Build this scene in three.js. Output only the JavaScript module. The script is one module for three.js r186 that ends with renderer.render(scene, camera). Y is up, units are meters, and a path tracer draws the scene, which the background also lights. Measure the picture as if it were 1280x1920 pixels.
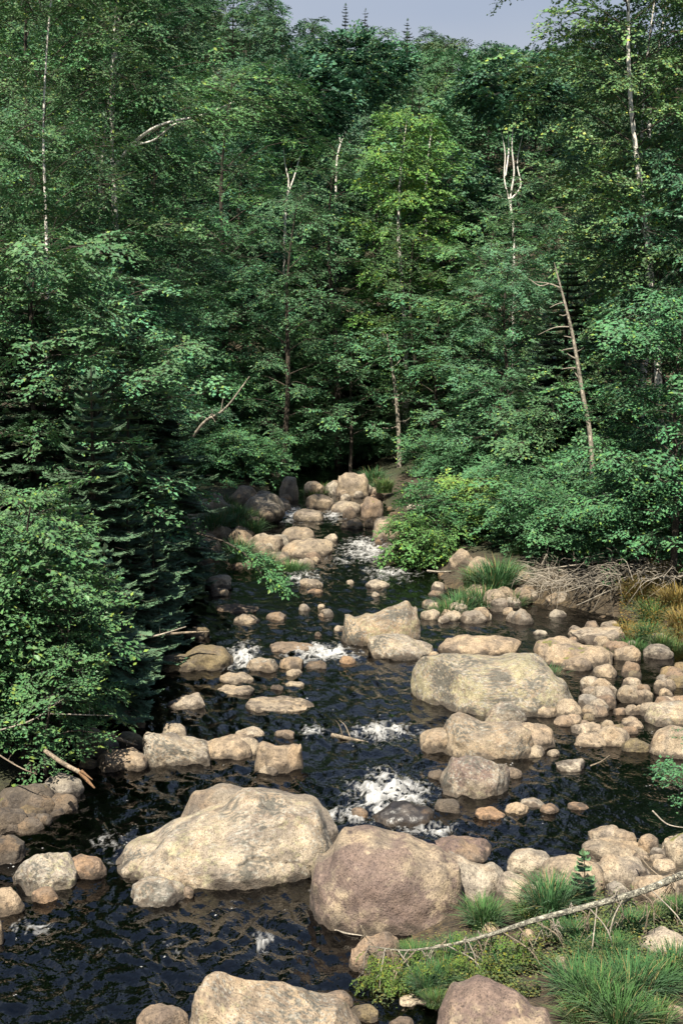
import * as THREE from 'three';
import { createNoise2D, createNoise3D, createNoise4D } from 'simplex-noise';
import { mergeGeometries, mergeVertices } from 'three/addons/utils/BufferGeometryUtils.js';

// ---------------------------------------------------------------- camera, sky, sun, exposure
const scene = new THREE.Scene();
const EYE = 5.2, FOV = 40, HORIZON = 600;            // metres above the water; vertical angle; eye level in the 1280 x 1920 photograph
const FPX = 960 / Math.tan(FOV * Math.PI / 360);
const PITCH = Math.atan((960 - HORIZON) / FPX);
const camera = new THREE.PerspectiveCamera(FOV, 682 / 1024, 0.1, 2000);
camera.position.set(0, EYE, 0);
camera.rotation.set(-PITCH, 0, 0);
camera.updateMatrixWorld(true);

const renderer = new THREE.WebGLRenderer({ antialias: true });
renderer.toneMapping = THREE.LinearToneMapping;
renderer.toneMappingExposure = 2.5;
renderer.shadowMap.enabled = true;

const SUN = new THREE.Vector3(-0.20, 1, 0.64).normalize();
const sun = new THREE.DirectionalLight(new THREE.Color(1.0, 0.93, 0.80), 5.0);
sun.name = 'sun';
sun.position.copy(SUN).multiplyScalar(120).add(new THREE.Vector3(0, 0, -30));
sun.target.position.set(0, 0, -30);
sun.castShadow = true;
sun.shadow.mapSize.set(4096, 4096);
Object.assign(sun.shadow.camera, { left: -60, right: 60, top: 80, bottom: -60, near: 1, far: 320 });
scene.add(sun, sun.target);

const rng = (seed) => () => { seed = (seed + 0x6d2b79f5) | 0; let t = Math.imul(seed ^ (seed >>> 15), 1 | seed); t = (t + Math.imul(t ^ (t >>> 7), 61 | t)) ^ t; return ((t ^ (t >>> 14)) >>> 0) / 4294967296; };
const n2 = createNoise2D(rng(11)), n3 = createNoise3D(rng(12)), n4 = createNoise4D(rng(13));
const fbm2 = (x, y, o = 4) => { let s = 0, a = 1, t = 0; for (let i = 0; i < o; i++, a *= 0.5, x *= 2.03, y *= 2.03) { s += a * n2(x, y); t += a; } return s / t; };
const fbm3 = (x, y, z, o = 4) => { let s = 0, a = 1, t = 0; for (let i = 0; i < o; i++, a *= 0.5, x *= 2.03, y *= 2.03, z *= 2.03) { s += a * n3(x, y, z); t += a; } return s / t; };
const clamp = (x, a = 0, b = 1) => Math.min(b, Math.max(a, x));
const sstep = (a, b, x) => { const t = clamp((x - a) / (b - a)); return t * t * (3 - 2 * t); };
const lerp = (a, b, t) => a + (b - a) * t;

{ // thin high cloud over pale blue, the same all round
  const W = 512, H = 256, d = new Float32Array(W * H * 4);
  for (let j = 0; j < H; j++) for (let i = 0; i < W; i++) {
    const el = ((j + 0.5) / H - 0.5) * Math.PI, az = (i + 0.5) / W * 2 * Math.PI, y = Math.max(0, Math.sin(el));
    const k = 1 / (y + 0.12), cx = Math.cos(az) * Math.cos(el) * k, cz = Math.sin(az) * Math.cos(el) * k;
    const c = clamp(0.5 + 0.45 * fbm2(cx * 0.55 + 4, cz * 1.5 + 9, 5)), up = Math.pow(y, 0.5), o = (j * W + i) * 4;
    const clear = [lerp(0.215, 0.062, up), lerp(0.228, 0.118, up), lerp(0.245, 0.235, up)], cloud = [0.255, 0.264, 0.278];
    for (let q = 0; q < 3; q++) d[o + q] = lerp(clear[q], cloud[q], clamp(c * 1.15 - 0.15) * lerp(0.9, 0.35, up));
    d[o + 3] = 1;
  }
  const sky = new THREE.DataTexture(d, W, H, THREE.RGBAFormat, THREE.FloatType);
  sky.mapping = THREE.EquirectangularReflectionMapping; sky.magFilter = THREE.LinearFilter; sky.needsUpdate = true;
  scene.background = sky; scene.environment = sky;
}

// ---------------------------------------------------------------- helpers
const names = new Map();
function numbered(name) { const n = names.get(name) ?? 0; names.set(name, n + 1); return n ? name + '_' + String(n).padStart(3, '0') : name; }
function tag(o, label, category, group, kind) {
  Object.assign(o.userData, { label, category });
  if (group) o.userData.group = group;
  if (kind) o.userData.kind = kind;
  return o;
}
function shadows(o) { o.castShadow = true; o.receiveShadow = true; return o; }
function thing(name, label, category, p, group) {
  const g = new THREE.Group(); g.name = numbered(name); g.position.copy(p); scene.add(g);
  return tag(g, label, category, group);
}
function part(name, geo, mat, parent, kind) { const m = shadows(new THREE.Mesh(geo, mat)); m.name = name; parent.add(m); if (kind) m.userData.kind = kind; return m; }
const V = (x, y, z) => new THREE.Vector3(x, y, z);
const CF = V(0, -Math.sin(PITCH), -Math.cos(PITCH)), CU = V(0, Math.cos(PITCH), -Math.sin(PITCH));
const ray = (px, py) => V((px - 640) / FPX, 0, 0).addScaledVector(CU, (960 - py) / FPX).add(CF);
const SLOPE = 0.012;
const waterLevel = (z) => SLOPE * Math.max(0, -z - 10);
// the place on the water (or that much above it) that a line of sight meets, or a point a given distance ahead (-z)
function onWater(px, py, lift = 0) { const r = ray(px, py); let t = 20; for (let i = 0; i < 40; i++) t = lerp(t, (waterLevel(r.z * t) + lift - EYE) / r.y, 0.7); return V(r.x * t, EYE + r.y * t, r.z * t); }
function ahead(px, py, d) { const r = ray(px, py), t = d / -r.z; return V(r.x * t, EYE + r.y * t, -d); }

// a tapered tube through points; uv in metres
function tube(pts, radii, sides = 6, step = 0) {
  const curve = new THREE.CatmullRomCurve3(pts), n = step || Math.max(3, pts.length * 3), pos = [], nor = [], uv = [], idx = [];
  const len = curve.getLength(); let prev = null;
  for (let i = 0; i <= n; i++) {
    const t = i / n, p = curve.getPoint(t), tan = curve.getTangent(t).normalize();
    let a = prev ? prev.clone().addScaledVector(tan, -prev.dot(tan)) : (Math.abs(tan.y) > 0.9 ? V(1, 0, 0) : V(0, 1, 0)).cross(tan);
    if (a.lengthSq() < 1e-8) a = V(0, 0, 1); a.normalize(); prev = a; const b = tan.clone().cross(a);
    const k = t * (radii.length - 1), k0 = Math.min(radii.length - 2, Math.floor(k)), r = lerp(radii[k0], radii[k0 + 1], k - k0);
    for (let s = 0; s <= sides; s++) {
      const w = s / sides * Math.PI * 2, x = a.clone().multiplyScalar(Math.cos(w)).addScaledVector(b, Math.sin(w));
      pos.push(p.x + x.x * r, p.y + x.y * r, p.z + x.z * r); nor.push(x.x, x.y, x.z); uv.push(s / sides * 2 * Math.PI * radii[0], t * len);
      if (i < n && s < sides) { const q = i * (sides + 1) + s; idx.push(q, q + 1, q + sides + 1, q + 1, q + sides + 2, q + sides + 1); }
    }
  }
  const c0 = pos.length / 3, e = curve.getPoint(1), tn = curve.getTangent(1);
  pos.push(e.x, e.y, e.z); nor.push(tn.x, tn.y, tn.z); uv.push(0, len);
  for (let s = 0; s < sides; s++) idx.push(n * (sides + 1) + s, n * (sides + 1) + s + 1, c0);
  const g = new THREE.BufferGeometry();
  g.setAttribute('position', new THREE.Float32BufferAttribute(pos, 3)); g.setAttribute('normal', new THREE.Float32BufferAttribute(nor, 3)); g.setAttribute('uv', new THREE.Float32BufferAttribute(uv, 2)); g.setIndex(idx);
  return g;
}
function texture(size, fn, srgb = true) {   // fn(u, v) -> [r, g, b] 0..1, tiling
  const d = new Uint8Array(size * size * 4);
  for (let j = 0; j < size; j++) for (let i = 0; i < size; i++) { const c = fn(i / size, j / size), o = (j * size + i) * 4; for (let k = 0; k < 3; k++) d[o + k] = 255 * clamp(c[k]); d[o + 3] = 255; }
  const t = new THREE.DataTexture(d, size, size); t.wrapS = t.wrapT = THREE.RepeatWrapping; t.magFilter = THREE.LinearFilter; if (srgb) t.colorSpace = THREE.SRGBColorSpace; t.needsUpdate = true; return t;
}
// tiling noise: a walk on a torus in four dimensions; f waves across the tile
const tile = (u, v, f, s = 0) => { const a = u * 2 * Math.PI, b = v * 2 * Math.PI, R = f / (2 * Math.PI); return n4(Math.cos(a) * R + s, Math.sin(a) * R, Math.cos(b) * R + s * 1.7, Math.sin(b) * R); };

// ---------------------------------------------------------------- materials
const graniteT = texture(1024, (u, v) => {
  const c = 0.84 + 0.10 * tile(u, v, 8) + 0.08 * tile(u, v, 26, 3), s = tile(u, v, 70, 7), q = tile(u, v, 120, 5);
  let k = c; k *= 1 - 0.22 * sstep(0.1, 0.6, s) + 0.16 * sstep(0.2, 0.7, -s) - 0.14 * sstep(0.2, 0.7, q);
  return [k, k * 0.985, k * 0.965];
});
const graniteB = texture(1024, (u, v) => { const k = 0.5 + 0.22 * tile(u, v, 22, 2) + 0.2 * tile(u, v, 60, 3) - 0.16 * sstep(0.25, 0.65, tile(u, v, 70, 7)); return [k, k, k]; }, false);
const M = {};
M.rock = new THREE.MeshStandardMaterial({ color: 0xffffff, map: graniteT, bumpMap: graniteB, bumpScale: 0.012, roughness: 0.9, vertexColors: true });
M.wetRock = new THREE.MeshPhysicalMaterial({ color: 0xffffff, map: graniteT, bumpMap: graniteB, bumpScale: 0.006, roughness: 0.42, vertexColors: true });
const groundT = texture(512, (u, v) => { const k = 0.62 + 0.22 * tile(u, v, 14) + 0.2 * tile(u, v, 60, 4); return [k, k, k * 0.95]; });
M.ground = new THREE.MeshStandardMaterial({ map: groundT, bumpMap: groundT, bumpScale: 0.05, roughness: 1, vertexColors: true });
const rippleT = texture(512, (u, v) => { const k = 0.5 + 0.3 * tile(u, v, 9, 1) + 0.22 * tile(u, v, 22, 5); return [k, k, k]; }, false);
M.water = new THREE.MeshPhysicalMaterial({ color: new THREE.Color().setRGB(0.060, 0.075, 0.10), roughness: 0.05, transmission: 1, thickness: 0, ior: 1.45, bumpMap: rippleT, bumpScale: 0.008, side: THREE.DoubleSide });
M.foam = new THREE.MeshStandardMaterial({ color: new THREE.Color().setRGB(0.40, 0.395, 0.38), roughness: 0.9, side: THREE.DoubleSide, vertexColors: true, transparent: true });
const leafMat = (t = 0.22, c = 0.16) => new THREE.MeshPhysicalMaterial({ vertexColors: true, roughness: 0.95, specularIntensity: 0.6, transmission: t, thickness: 0, clearcoat: c, clearcoatRoughness: 0.34, side: THREE.DoubleSide });
M.leaf = leafMat();
M.needle = new THREE.MeshPhysicalMaterial({ vertexColors: true, roughness: 0.8, clearcoat: 0.25, clearcoatRoughness: 0.4, side: THREE.DoubleSide });
M.grass = leafMat(0.25, 0.03);
const birchT = texture(512, (u, v) => { const m = tile(u, v * 1, 5, 2), l = tile(u * 1, v, 3, 9) + 0.9 * n2(Math.floor(v * 90) * 3.1, Math.floor(u * 4) * 7.7); if (l > 0.95) return [0.13, 0.11, 0.10]; if (m > 0.55) return [0.35, 0.31, 0.28]; const k = 0.80 + 0.12 * m; return [k, k * 0.97, k * 0.92]; });
M.birch = new THREE.MeshStandardMaterial({ map: birchT, roughness: 0.8 });
const barkT = texture(512, (u, v) => { const k = 0.55 + 0.25 * tile(u, v, 10, 1) + 0.2 * tile(u, v, 40, 4); return [k, k * 0.95, k * 0.88]; });
M.bark = new THREE.MeshStandardMaterial({ color: new THREE.Color().setRGB(0.15, 0.13, 0.11), map: barkT, bumpMap: barkT, bumpScale: 0.02, roughness: 1 });
M.dead = new THREE.MeshStandardMaterial({ color: new THREE.Color().setRGB(0.60, 0.53, 0.44), map: barkT, bumpMap: barkT, bumpScale: 0.008, roughness: 0.95 });
M.deadPale = new THREE.MeshStandardMaterial({ color: new THREE.Color().setRGB(0.80, 0.78, 0.73), map: barkT, bumpMap: barkT, bumpScale: 0.006, roughness: 0.95 });
M.lichenBark = new THREE.MeshStandardMaterial({ color: new THREE.Color().setRGB(0.95, 0.93, 0.86), map: texture(512, (u, v) => { const k = 0.42 + 0.3 * tile(u, v, 18, 1) + 0.28 * tile(u, v, 60, 4); return [k, k * 0.98, k * 0.9]; }), bumpMap: barkT, bumpScale: 0.012, roughness: 1 });
M.brokenWood = new THREE.MeshStandardMaterial({ color: new THREE.Color().setRGB(0.50, 0.30, 0.16), map: barkT, bumpMap: barkT, bumpScale: 0.01, roughness: 0.9 });

// ---------------------------------------------------------------- the lie of the land
const bankPts = (rows) => rows.map(([py, px]) => { const p = onWater(px, py); return [-p.z, p.x]; }).sort((a, b) => a[0] - b[0]);
const LEFT = bankPts([[1920, -90], [1700, -60], [1500, 40], [1400, 120], [1300, 180], [1200, 215], [1120, 370], [1050, 415], [980, 470], [930, 500], [895, 540]]);
const RIGHT = bankPts([[1920, 740], [1800, 700], [1745, 640], [1690, 830], [1650, 900], [1600, 1060], [1570, 1230], [1540, 1480], [1300, 1480], [1220, 1300], [1170, 1190], [1132, 1030], [1112, 830], [1050, 792], [1000, 776], [950, 716], [895, 690]]);
function along(rows, d) { if (d <= rows[0][0]) return rows[0][1]; for (let i = 1; i < rows.length; i++) if (d <= rows[i][0]) return lerp(rows[i - 1][1], rows[i][1], (d - rows[i - 1][0]) / (rows[i][0] - rows[i - 1][0])); return rows.at(-1)[1]; }
const END = 45;
function groundY(x, z) {
  const d = -z, l = along(LEFT, d), r = along(RIGHT, d), w = waterLevel(Math.max(z, -END)), n = fbm2(x * 0.5, z * 0.5, 3);
  let y;
  if (x < l) { const e = l - x; y = 0.42 * sstep(-0.35, 0.9, e) + 0.16 * Math.max(0, e - 0.3) - 0.22 + 0.12 * n * sstep(0, 1, e); y = lerp(y, Math.min(y, 0.02 + 0.05 * e + 0.06 * n), sstep(25, 28, d) * sstep(41, 37, d) * sstep(5, 3, e)); }
  else if (x > r) { const e = x - r, near = sstep(17, 12, d); y = lerp(0.40, 0.24, near) * sstep(-0.25, 0.7, e) - 0.16 + lerp(0.15, 0.02, near) * Math.max(0, e - 0.4) + 0.10 * n * sstep(0, 1, e); }
  else { const e = Math.min(x - l, r - x); y = lerp(-0.10, -0.42, sstep(0, 1.0, e)) + 0.06 * n; }
  const up = Math.max(0, d - END), hill = 0.262 * up * sstep(0, 14, up) - 0.00018 * up * up + 1.6 * n2(x * 0.03, z * 0.03) * sstep(0, 25, up);
  const side = 0.10 * Math.max(0, Math.abs(x) - 14) * sstep(90, 30, d), tilt = -0.20 * clamp(x, -60, 60) * sstep(10, 120, up);
  return w + lerp(y, Math.max(y, 0.1), sstep(0, 4, up)) + (d > END ? hill + tilt : 0) + side;
}
{ // one sheet to the horizon
  const xs = [], zs = []; for (let i = -90; i <= 90; i++) xs.push(Math.sinh(i / 90 * 4.6) * 9); for (let j = 0; j <= 260; j++) { const t = j / 260; zs.push(24 - (34 * t + 76 * t * t + 560 * Math.pow(t, 5))); }
  const pos = [], uv = [], col = [], idx = [], C = new THREE.Color();
  zs.forEach((z, j) => xs.forEach((x, i) => {
    const y = groundY(x, z); pos.push(x, y, z); uv.push(x * 0.7, z * 0.7);
    const d = -z, wet = y < waterLevel(z) + 0.02 && d < END + 1, m = fbm2(x * 0.9 + 5, z * 0.9, 3), g = fbm2(x * 0.25, z * 0.25 + 8, 2);
    if (wet) C.setRGB(0.14 + 0.07 * m, 0.098 + 0.04 * m, 0.055); else if (m + g > 0.15) C.setRGB(0.07, 0.085, 0.03); else C.setRGB(0.13, 0.095, 0.06);
    col.push(C.r, C.g, C.b);
    if (i < xs.length - 1 && j < zs.length - 1) { const q = j * xs.length + i; idx.push(q, q + 1, q + xs.length, q + 1, q + xs.length + 1, q + xs.length); }
  }));
  const g = new THREE.BufferGeometry(); g.setAttribute('position', new THREE.Float32BufferAttribute(pos, 3)); g.setAttribute('uv', new THREE.Float32BufferAttribute(uv, 2)); g.setAttribute('color', new THREE.Float32BufferAttribute(col, 3)); g.setIndex(idx); g.computeVertexNormals();
  const m = part('ground', g, M.ground, scene); tag(m, 'mossy forest ground and stony stream bed of the wooded valley', 'ground', null, 'structure');
}

// ---------------------------------------------------------------- the water
// riffles: place in the photograph, half width and half length in metres, strength
const RIFFLE = [[728, 1488, 0.46, 0.70, 0.86], [640, 1532, 0.5, 0.3, 0.6], [800, 1558, 0.5, 0.25, 0.6], [715, 1372, 0.5, 0.5, 0.6], [590, 1372, 0.22, 0.35, 0.5], [455, 1232, 0.28, 0.9, 0.8], [605, 1226, 0.55, 0.6, 0.85], [685, 1030, 0.6, 1.6, 0.75], [640, 1052, 0.5, 1.0, 0.4], [730, 1075, 0.7, 1.0, 0.55], [545, 966, 0.6, 1.4, 0.8], [622, 968, 0.4, 1.2, 0.6], [570, 1084, 0.5, 0.8, 0.6], [215, 1585, 0.32, 0.45, 0.42], [60, 1742, 0.22, 0.2, 0.42], [495, 1770, 0.2, 0.2, 0.45], [520, 1418, 0.14, 0.1, 0.7], [940, 1545, 0.4, 0.3, 0.25], [980, 1465, 0.5, 0.4, 0.2], [270, 1780, 0.5, 0.25, 0.3], [380, 1690, 0.5, 0.15, 0.22], [600, 1660, 0.12, 0.3, 0.5]]
  .map(([px, py, a, b, s]) => { const p = onWater(px, py); return { x: p.x, z: p.z, a, b, s }; });
function rough(x, z) { let s = 0; for (const r of RIFFLE) { const q = ((x - r.x) / r.a) ** 2 + ((z - r.z) / r.b) ** 2; if (q < 6) s = Math.max(s, r.s * Math.exp(-q * 0.8)); } return s; }
function waveY(x, z) {
  const r = rough(x, z), q = sstep(0.9, 3.4, x) * sstep(-12, -14, z) * sstep(-27, -24, z);   // the quiet pool by the right bank
  const wx = x + 0.10 * n2(x * 1.3, z * 1.1), wz = z + 0.16 * n2(x * 1.1 + 7, z * 0.9);
  let h = 0.020 * n2(wx * 2.1, wz * 1.7) + 0.019 * n2(wx * 4.6 + 3, wz * 3.9) + 0.008 * n2(wx * 8 + 1, wz * 9.5) + 0.0034 * n2(wx * 17, wz * 21);
  h *= lerp(1, 0.35, q);
  h += r * (0.035 * n2(wx * 3.3, wz * 2.6) + 0.028 * n2(wx * 9, wz * 7) + 0.012 * n2(wx * 22, wz * 18) + 0.02);
  return waterLevel(z) + h;
}
{
  const ds = []; for (let d = 3; d < END + 2; d *= 1.0042) ds.push(d);
  const N = 330, pos = [], uv = [], idx = [];
  ds.forEach((d, j) => { for (let i = 0; i <= N; i++) {
    const t = i / N * 2 - 1, x = t * (d * 0.285 + 0.5), z = -d; pos.push(x, waveY(x, z), z); uv.push(x * 1.4, z * 1.0);
    if (i < N && j < ds.length - 1) { const q = j * (N + 1) + i; idx.push(q, q + 1, q + N + 1, q + 1, q + N + 2, q + N + 1); }
  } });
  const g = new THREE.BufferGeometry(); g.setAttribute('position', new THREE.Float32BufferAttribute(pos, 3)); g.setAttribute('uv', new THREE.Float32BufferAttribute(uv, 2)); g.setIndex(idx); g.computeVertexNormals();
  tag(part('stream_water', g, M.water, scene), 'dark rippling water of the stream between the boulders', 'water', null, 'structure');
}
{ // broken white water where the stream tumbles: thick in the middle, thin and torn at its edges
  const pos = [], col = [], idx = [];
  const cover = (r, x, z) => {
    const q = ((x - r.x) / r.a) ** 2 + ((z - r.z) / r.b) ** 2; if (q > 4.2) return 0;
    const f = r.s * Math.exp(-q * 0.85), wx = x + 0.09 * n2(x * 3.5, z * 2.5), wz = z + 0.12 * n2(x * 3.5 + 9, z * 2.5);
    const streak = Math.abs(n2(wx * 8, wz * 1.8)), swirl = Math.abs(n2(wx * 17 + 3, wz * 5)), fleck = n2(wx * 34, wz * 14), blot = n2(wx * 2.6 + 5, wz * 1.7 + 2);
    return clamp((f * (1.05 + 0.45 * blot) - 0.14 - 0.46 * streak - 0.34 * swirl + 0.12 * fleck) * 2.0);
  };
  for (const r of RIFFLE) {
    const s = 0.016 * clamp(-r.z / 14, 0.8, 2.2), nx = Math.ceil(r.a * 4 / s), nz = Math.ceil(r.b * 4 / s), at = new Int32Array((nx + 1) * (nz + 1)).fill(-1), A = new Float32Array((nx + 1) * (nz + 1)), X = (i) => r.x + (i - nx / 2) * s, Z = (j) => r.z + (j - nz / 2) * s;
    for (let j = 0; j <= nz; j++) for (let i = 0; i <= nx; i++) A[j * (nx + 1) + i] = cover(r, X(i), Z(j));
    const vert = (i, j) => { const k = j * (nx + 1) + i; if (at[k] < 0) { const x = X(i), z = Z(j); at[k] = pos.length / 3; pos.push(x, waveY(x, z) + 0.004 + A[k] * (0.010 + 0.012 * n2(x * 9, z * 5) + 0.005 * n2(x * 30, z * 18)), z); col.push(1, 1, 1, 0.80 * A[k]); } return at[k]; };
    for (let j = 0; j < nz; j++) for (let i = 0; i < nx; i++) { const k = j * (nx + 1) + i; if (Math.max(A[k], A[k + 1], A[k + nx + 1], A[k + nx + 2]) < 0.03) continue; const a = vert(i, j), b = vert(i + 1, j), c = vert(i, j + 1), d = vert(i + 1, j + 1); idx.push(a, c, b, b, c, d); }
  }
  const R = rng(77);
  for (let k = 0; k < 700; k++) {   // stray flecks
    const d = 9.5 * Math.pow(4.4, R()), x = (R() * 2 - 1) * 0.26 * d, z = -d;
    if (n2(x * 0.9, z * 0.6) < 0.3 || x < along(LEFT, d) || x > along(RIGHT, d)) continue;
    const m = 1 + Math.floor(R() * 3);
    for (let i = 0; i < m; i++) { const X = x + (R() - 0.5) * 0.09, Z = z + (R() - 0.5) * 0.1, w = 0.006 + 0.012 * R(), q = pos.length / 3; for (const [a, b, o] of [[0, 0, 0.9], [w, 0.2 * w, 0.1], [0.1 * w, 0.7 * w, 0.1], [-w, 0, 0.1], [-0.1 * w, -0.7 * w, 0.1]]) { pos.push(X + a, waveY(X + a, Z + b) + 0.006, Z + b); col.push(1, 1, 1, o); } idx.push(q, q + 2, q + 1, q, q + 3, q + 2, q, q + 4, q + 3, q, q + 1, q + 4); }
  }
  const g = new THREE.BufferGeometry(); g.setAttribute('position', new THREE.Float32BufferAttribute(pos, 3)); g.setAttribute('color', new THREE.Float32BufferAttribute(col, 4)); g.setIndex(idx); g.computeVertexNormals();
  tag(part('white_water_foam', g, M.foam, scene), 'white foam of the riffles on the dark stream', 'foam', null, 'stuff');
}

// ---------------------------------------------------------------- rocks
const ico = new Map();
function icosphere(k) { if (!ico.has(k)) { const g = new THREE.IcosahedronGeometry(1, k); g.deleteAttribute('uv'); g.deleteAttribute('normal'); ico.set(k, mergeVertices(g, 1e-5)); } return ico.get(k); }
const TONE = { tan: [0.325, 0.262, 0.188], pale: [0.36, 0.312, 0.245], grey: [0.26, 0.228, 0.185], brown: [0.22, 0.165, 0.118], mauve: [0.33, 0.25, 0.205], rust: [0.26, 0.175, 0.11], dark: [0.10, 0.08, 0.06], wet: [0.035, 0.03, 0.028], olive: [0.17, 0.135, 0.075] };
function rockGeometry(w, h, dp, o, detail, seed) {
  const R = rng(seed), g = icosphere(detail).clone(), P = g.attributes.position, col = new Float32Array(P.count * 3), s = Math.max(w, h, dp), off = R() * 100, p = V(), planes = [];
  const nPlanes = (o.cuts ?? 6) + 1;
  for (let i = 0; i < nPlanes; i++) { const a = R() * Math.PI * 2, e = R() * 1.3 - 0.15; planes.push([V(Math.cos(a) * Math.cos(e), Math.sin(e), Math.sin(a) * Math.cos(e)), 0.70 + 0.22 * R()]); }
  const prof = o.prof, profile = (x) => { if (!prof) return 1; const t = (x + 1) / 2; for (let i = 1; i < prof.length; i++) if (t <= prof[i][0]) { const u = (t - prof[i - 1][0]) / (prof[i][0] - prof[i - 1][0]); return lerp(prof[i - 1][1], prof[i][1], u * u * (3 - 2 * u)); } return prof.at(-1)[1]; };
  const pw = o.square ?? 0.82;
  for (let i = 0; i < P.count; i++) {
    p.fromBufferAttribute(P, i);
    for (const [n, c] of planes) { const q = p.dot(n); if (q > c) p.addScaledVector(n, (c - q) * 0.92); }
    const sx = Math.sign(p.x) * Math.pow(Math.abs(p.x), pw), sy = Math.sign(p.y) * Math.pow(Math.abs(p.y), pw), sz = Math.sign(p.z) * Math.pow(Math.abs(p.z), pw);
    let x = sx * w / 2, y = sy * (p.y > 0 ? h : Math.max(0.12, h * 0.6)), z = sz * dp / 2;
    if (prof && p.y > 0) y *= profile(clamp(sx, -1, 1)) / Math.max(0.42, Math.sqrt(Math.max(0, 1 - Math.min(0.98, sx * sx))));
    const f = 1.5 / s, a1 = (o.lump ?? 0.055) * s, d1 = a1 * fbm3(x * f * 1.3 + off, y * f * 1.3, z * f * 1.3, 3), d2 = 0.012 * Math.min(1, s) * fbm3(x * 5 + off, y * 5, z * 5, 4), crack = o.crack ? -0.014 * s * sstep(0.03, 0, Math.abs(fbm3(x * f * 0.9 + off + 9, y * f * 0.9, z * f * 0.9, 2))) : 0;
    const l = p.length() || 1; P.setXYZ(i, x + p.x / l * (d1 + d2 + crack), y + p.y / l * (d1 + d2 + crack), z + p.z / l * (d1 + d2 + crack));
  }
  g.computeVertexNormals();
  const N = g.attributes.normal, base = TONE[o.tone ?? 'tan'], tint = 0.92 + 0.16 * R(), warm = 0.96 + 0.08 * R();
  for (let i = 0; i < P.count; i++) {
    const x = P.getX(i), y = P.getY(i), z = P.getZ(i), up = N.getY(i);
    const a = fbm3(x * 2.2 + off, y * 2.2, z * 2.2, 4), b = fbm3(x * 7 + off, y * 7 + 4, z * 7, 4), c = fbm3(x * 19, y * 19, z * 19 + off, 3), e = fbm3(x * 1.1 + off + 30, y * 1.1, z * 1.1, 3);
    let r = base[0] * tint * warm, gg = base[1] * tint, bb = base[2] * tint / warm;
    const m = (k, q, t) => { r = lerp(r, k[0], q * t); gg = lerp(gg, k[1], q * t); bb = lerp(bb, k[2], q * t); };
    m([r * 0.55, gg * 0.55, bb * 0.6], sstep(0.0, 0.45, a + 0.25 * c), 0.8); m([Math.min(0.5, r * 1.18), gg * 1.15, bb * 1.08], sstep(0.0, 0.45, -a), 0.7);
    m([0.31, 0.20, 0.105], sstep(0.05, 0.45, b * 0.5 + e * 0.7), 0.32);                      // iron staining
    m([0.13, 0.11, 0.092], sstep(0.08, 0.34, fbm3(x * 3.6 + off + 60, y * 3.6, z * 3.6, 5) + 0.25 * c), 0.5);   // weathered dark patches
    if (o.stain) m([0.15, 0.105, 0.095], sstep(-0.15, 0.25, e + 0.4 * b + 0.3 * c + o.stain - 0.5), 0.78);
    if (o.lichen) { const l1 = fbm3(x * 13 + off, y * 13, z * 13 + 20, 4), l2 = fbm3(x * 24 + off, y * 24, z * 24 + 50, 3), zone = fbm3(x * 1.7 + off, y * 1.7, z * 1.7 + 70, 3); m([0.36, 0.34, 0.20], sstep(-0.05, 0.25, l1 * 0.7 + 0.6 * zone + o.lichen - 0.55), 0.6); m([0.37, 0.37, 0.33], sstep(0.22, 0.34, l2 * 0.7 - 0.5 * zone + o.lichen * 0.3), 0.7); m([0.085, 0.08, 0.065], sstep(0.10, 0.26, l2 * 0.55 + l1 * 0.3 - 0.75 * zone + o.lichen * 0.38 - 0.24), 0.85); }
    if (o.moss) { m(o.mossTone ?? [0.16, 0.17, 0.035], sstep(0.1, 0.25, up * 0.6 + b * 0.5 + e * 0.5 + o.moss - 0.85), 0.95); }
    m([r * 0.5, gg * 0.5, bb * 0.52], sstep(0.25, 0.55, c * 0.8 + 0.45 * b), 0.7);       // pits and dark grain
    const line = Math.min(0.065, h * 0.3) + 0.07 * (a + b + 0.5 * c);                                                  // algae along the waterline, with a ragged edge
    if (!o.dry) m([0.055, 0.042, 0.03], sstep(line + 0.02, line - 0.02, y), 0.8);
    col.set([clamp(r, 0.015, 0.6), clamp(gg, 0.015, 0.56), clamp(bb, 0.012, 0.5)], i * 3);
  }
  g.setAttribute('color', new THREE.BufferAttribute(col, 3));
  const u = g.toNonIndexed(), UP = u.attributes.position, uv = new Float32Array(UP.count * 2), A = V(), B = V(), C = V(), K = 1 / 1.25;
  for (let i = 0; i < UP.count; i += 3) {
    A.fromBufferAttribute(UP, i); B.fromBufferAttribute(UP, i + 1).sub(A); C.fromBufferAttribute(UP, i + 2).sub(A); B.cross(C);
    const ax = Math.abs(B.x), ay = Math.abs(B.y), az = Math.abs(B.z);
    for (let k = 0; k < 3; k++) { const x = UP.getX(i + k), y = UP.getY(i + k), z = UP.getZ(i + k), [s1, s2] = ay >= ax && ay >= az ? [x, z] : ax > az ? [z, y] : [x, y]; uv[(i + k) * 2] = (s1 + off) * K; uv[(i + k) * 2 + 1] = (s2 + off * 0.7) * K; }
  }
  u.setAttribute('uv', new THREE.BufferAttribute(uv, 2));
  return u;
}
let rockSeed = 500, rockTris = 0;
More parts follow.
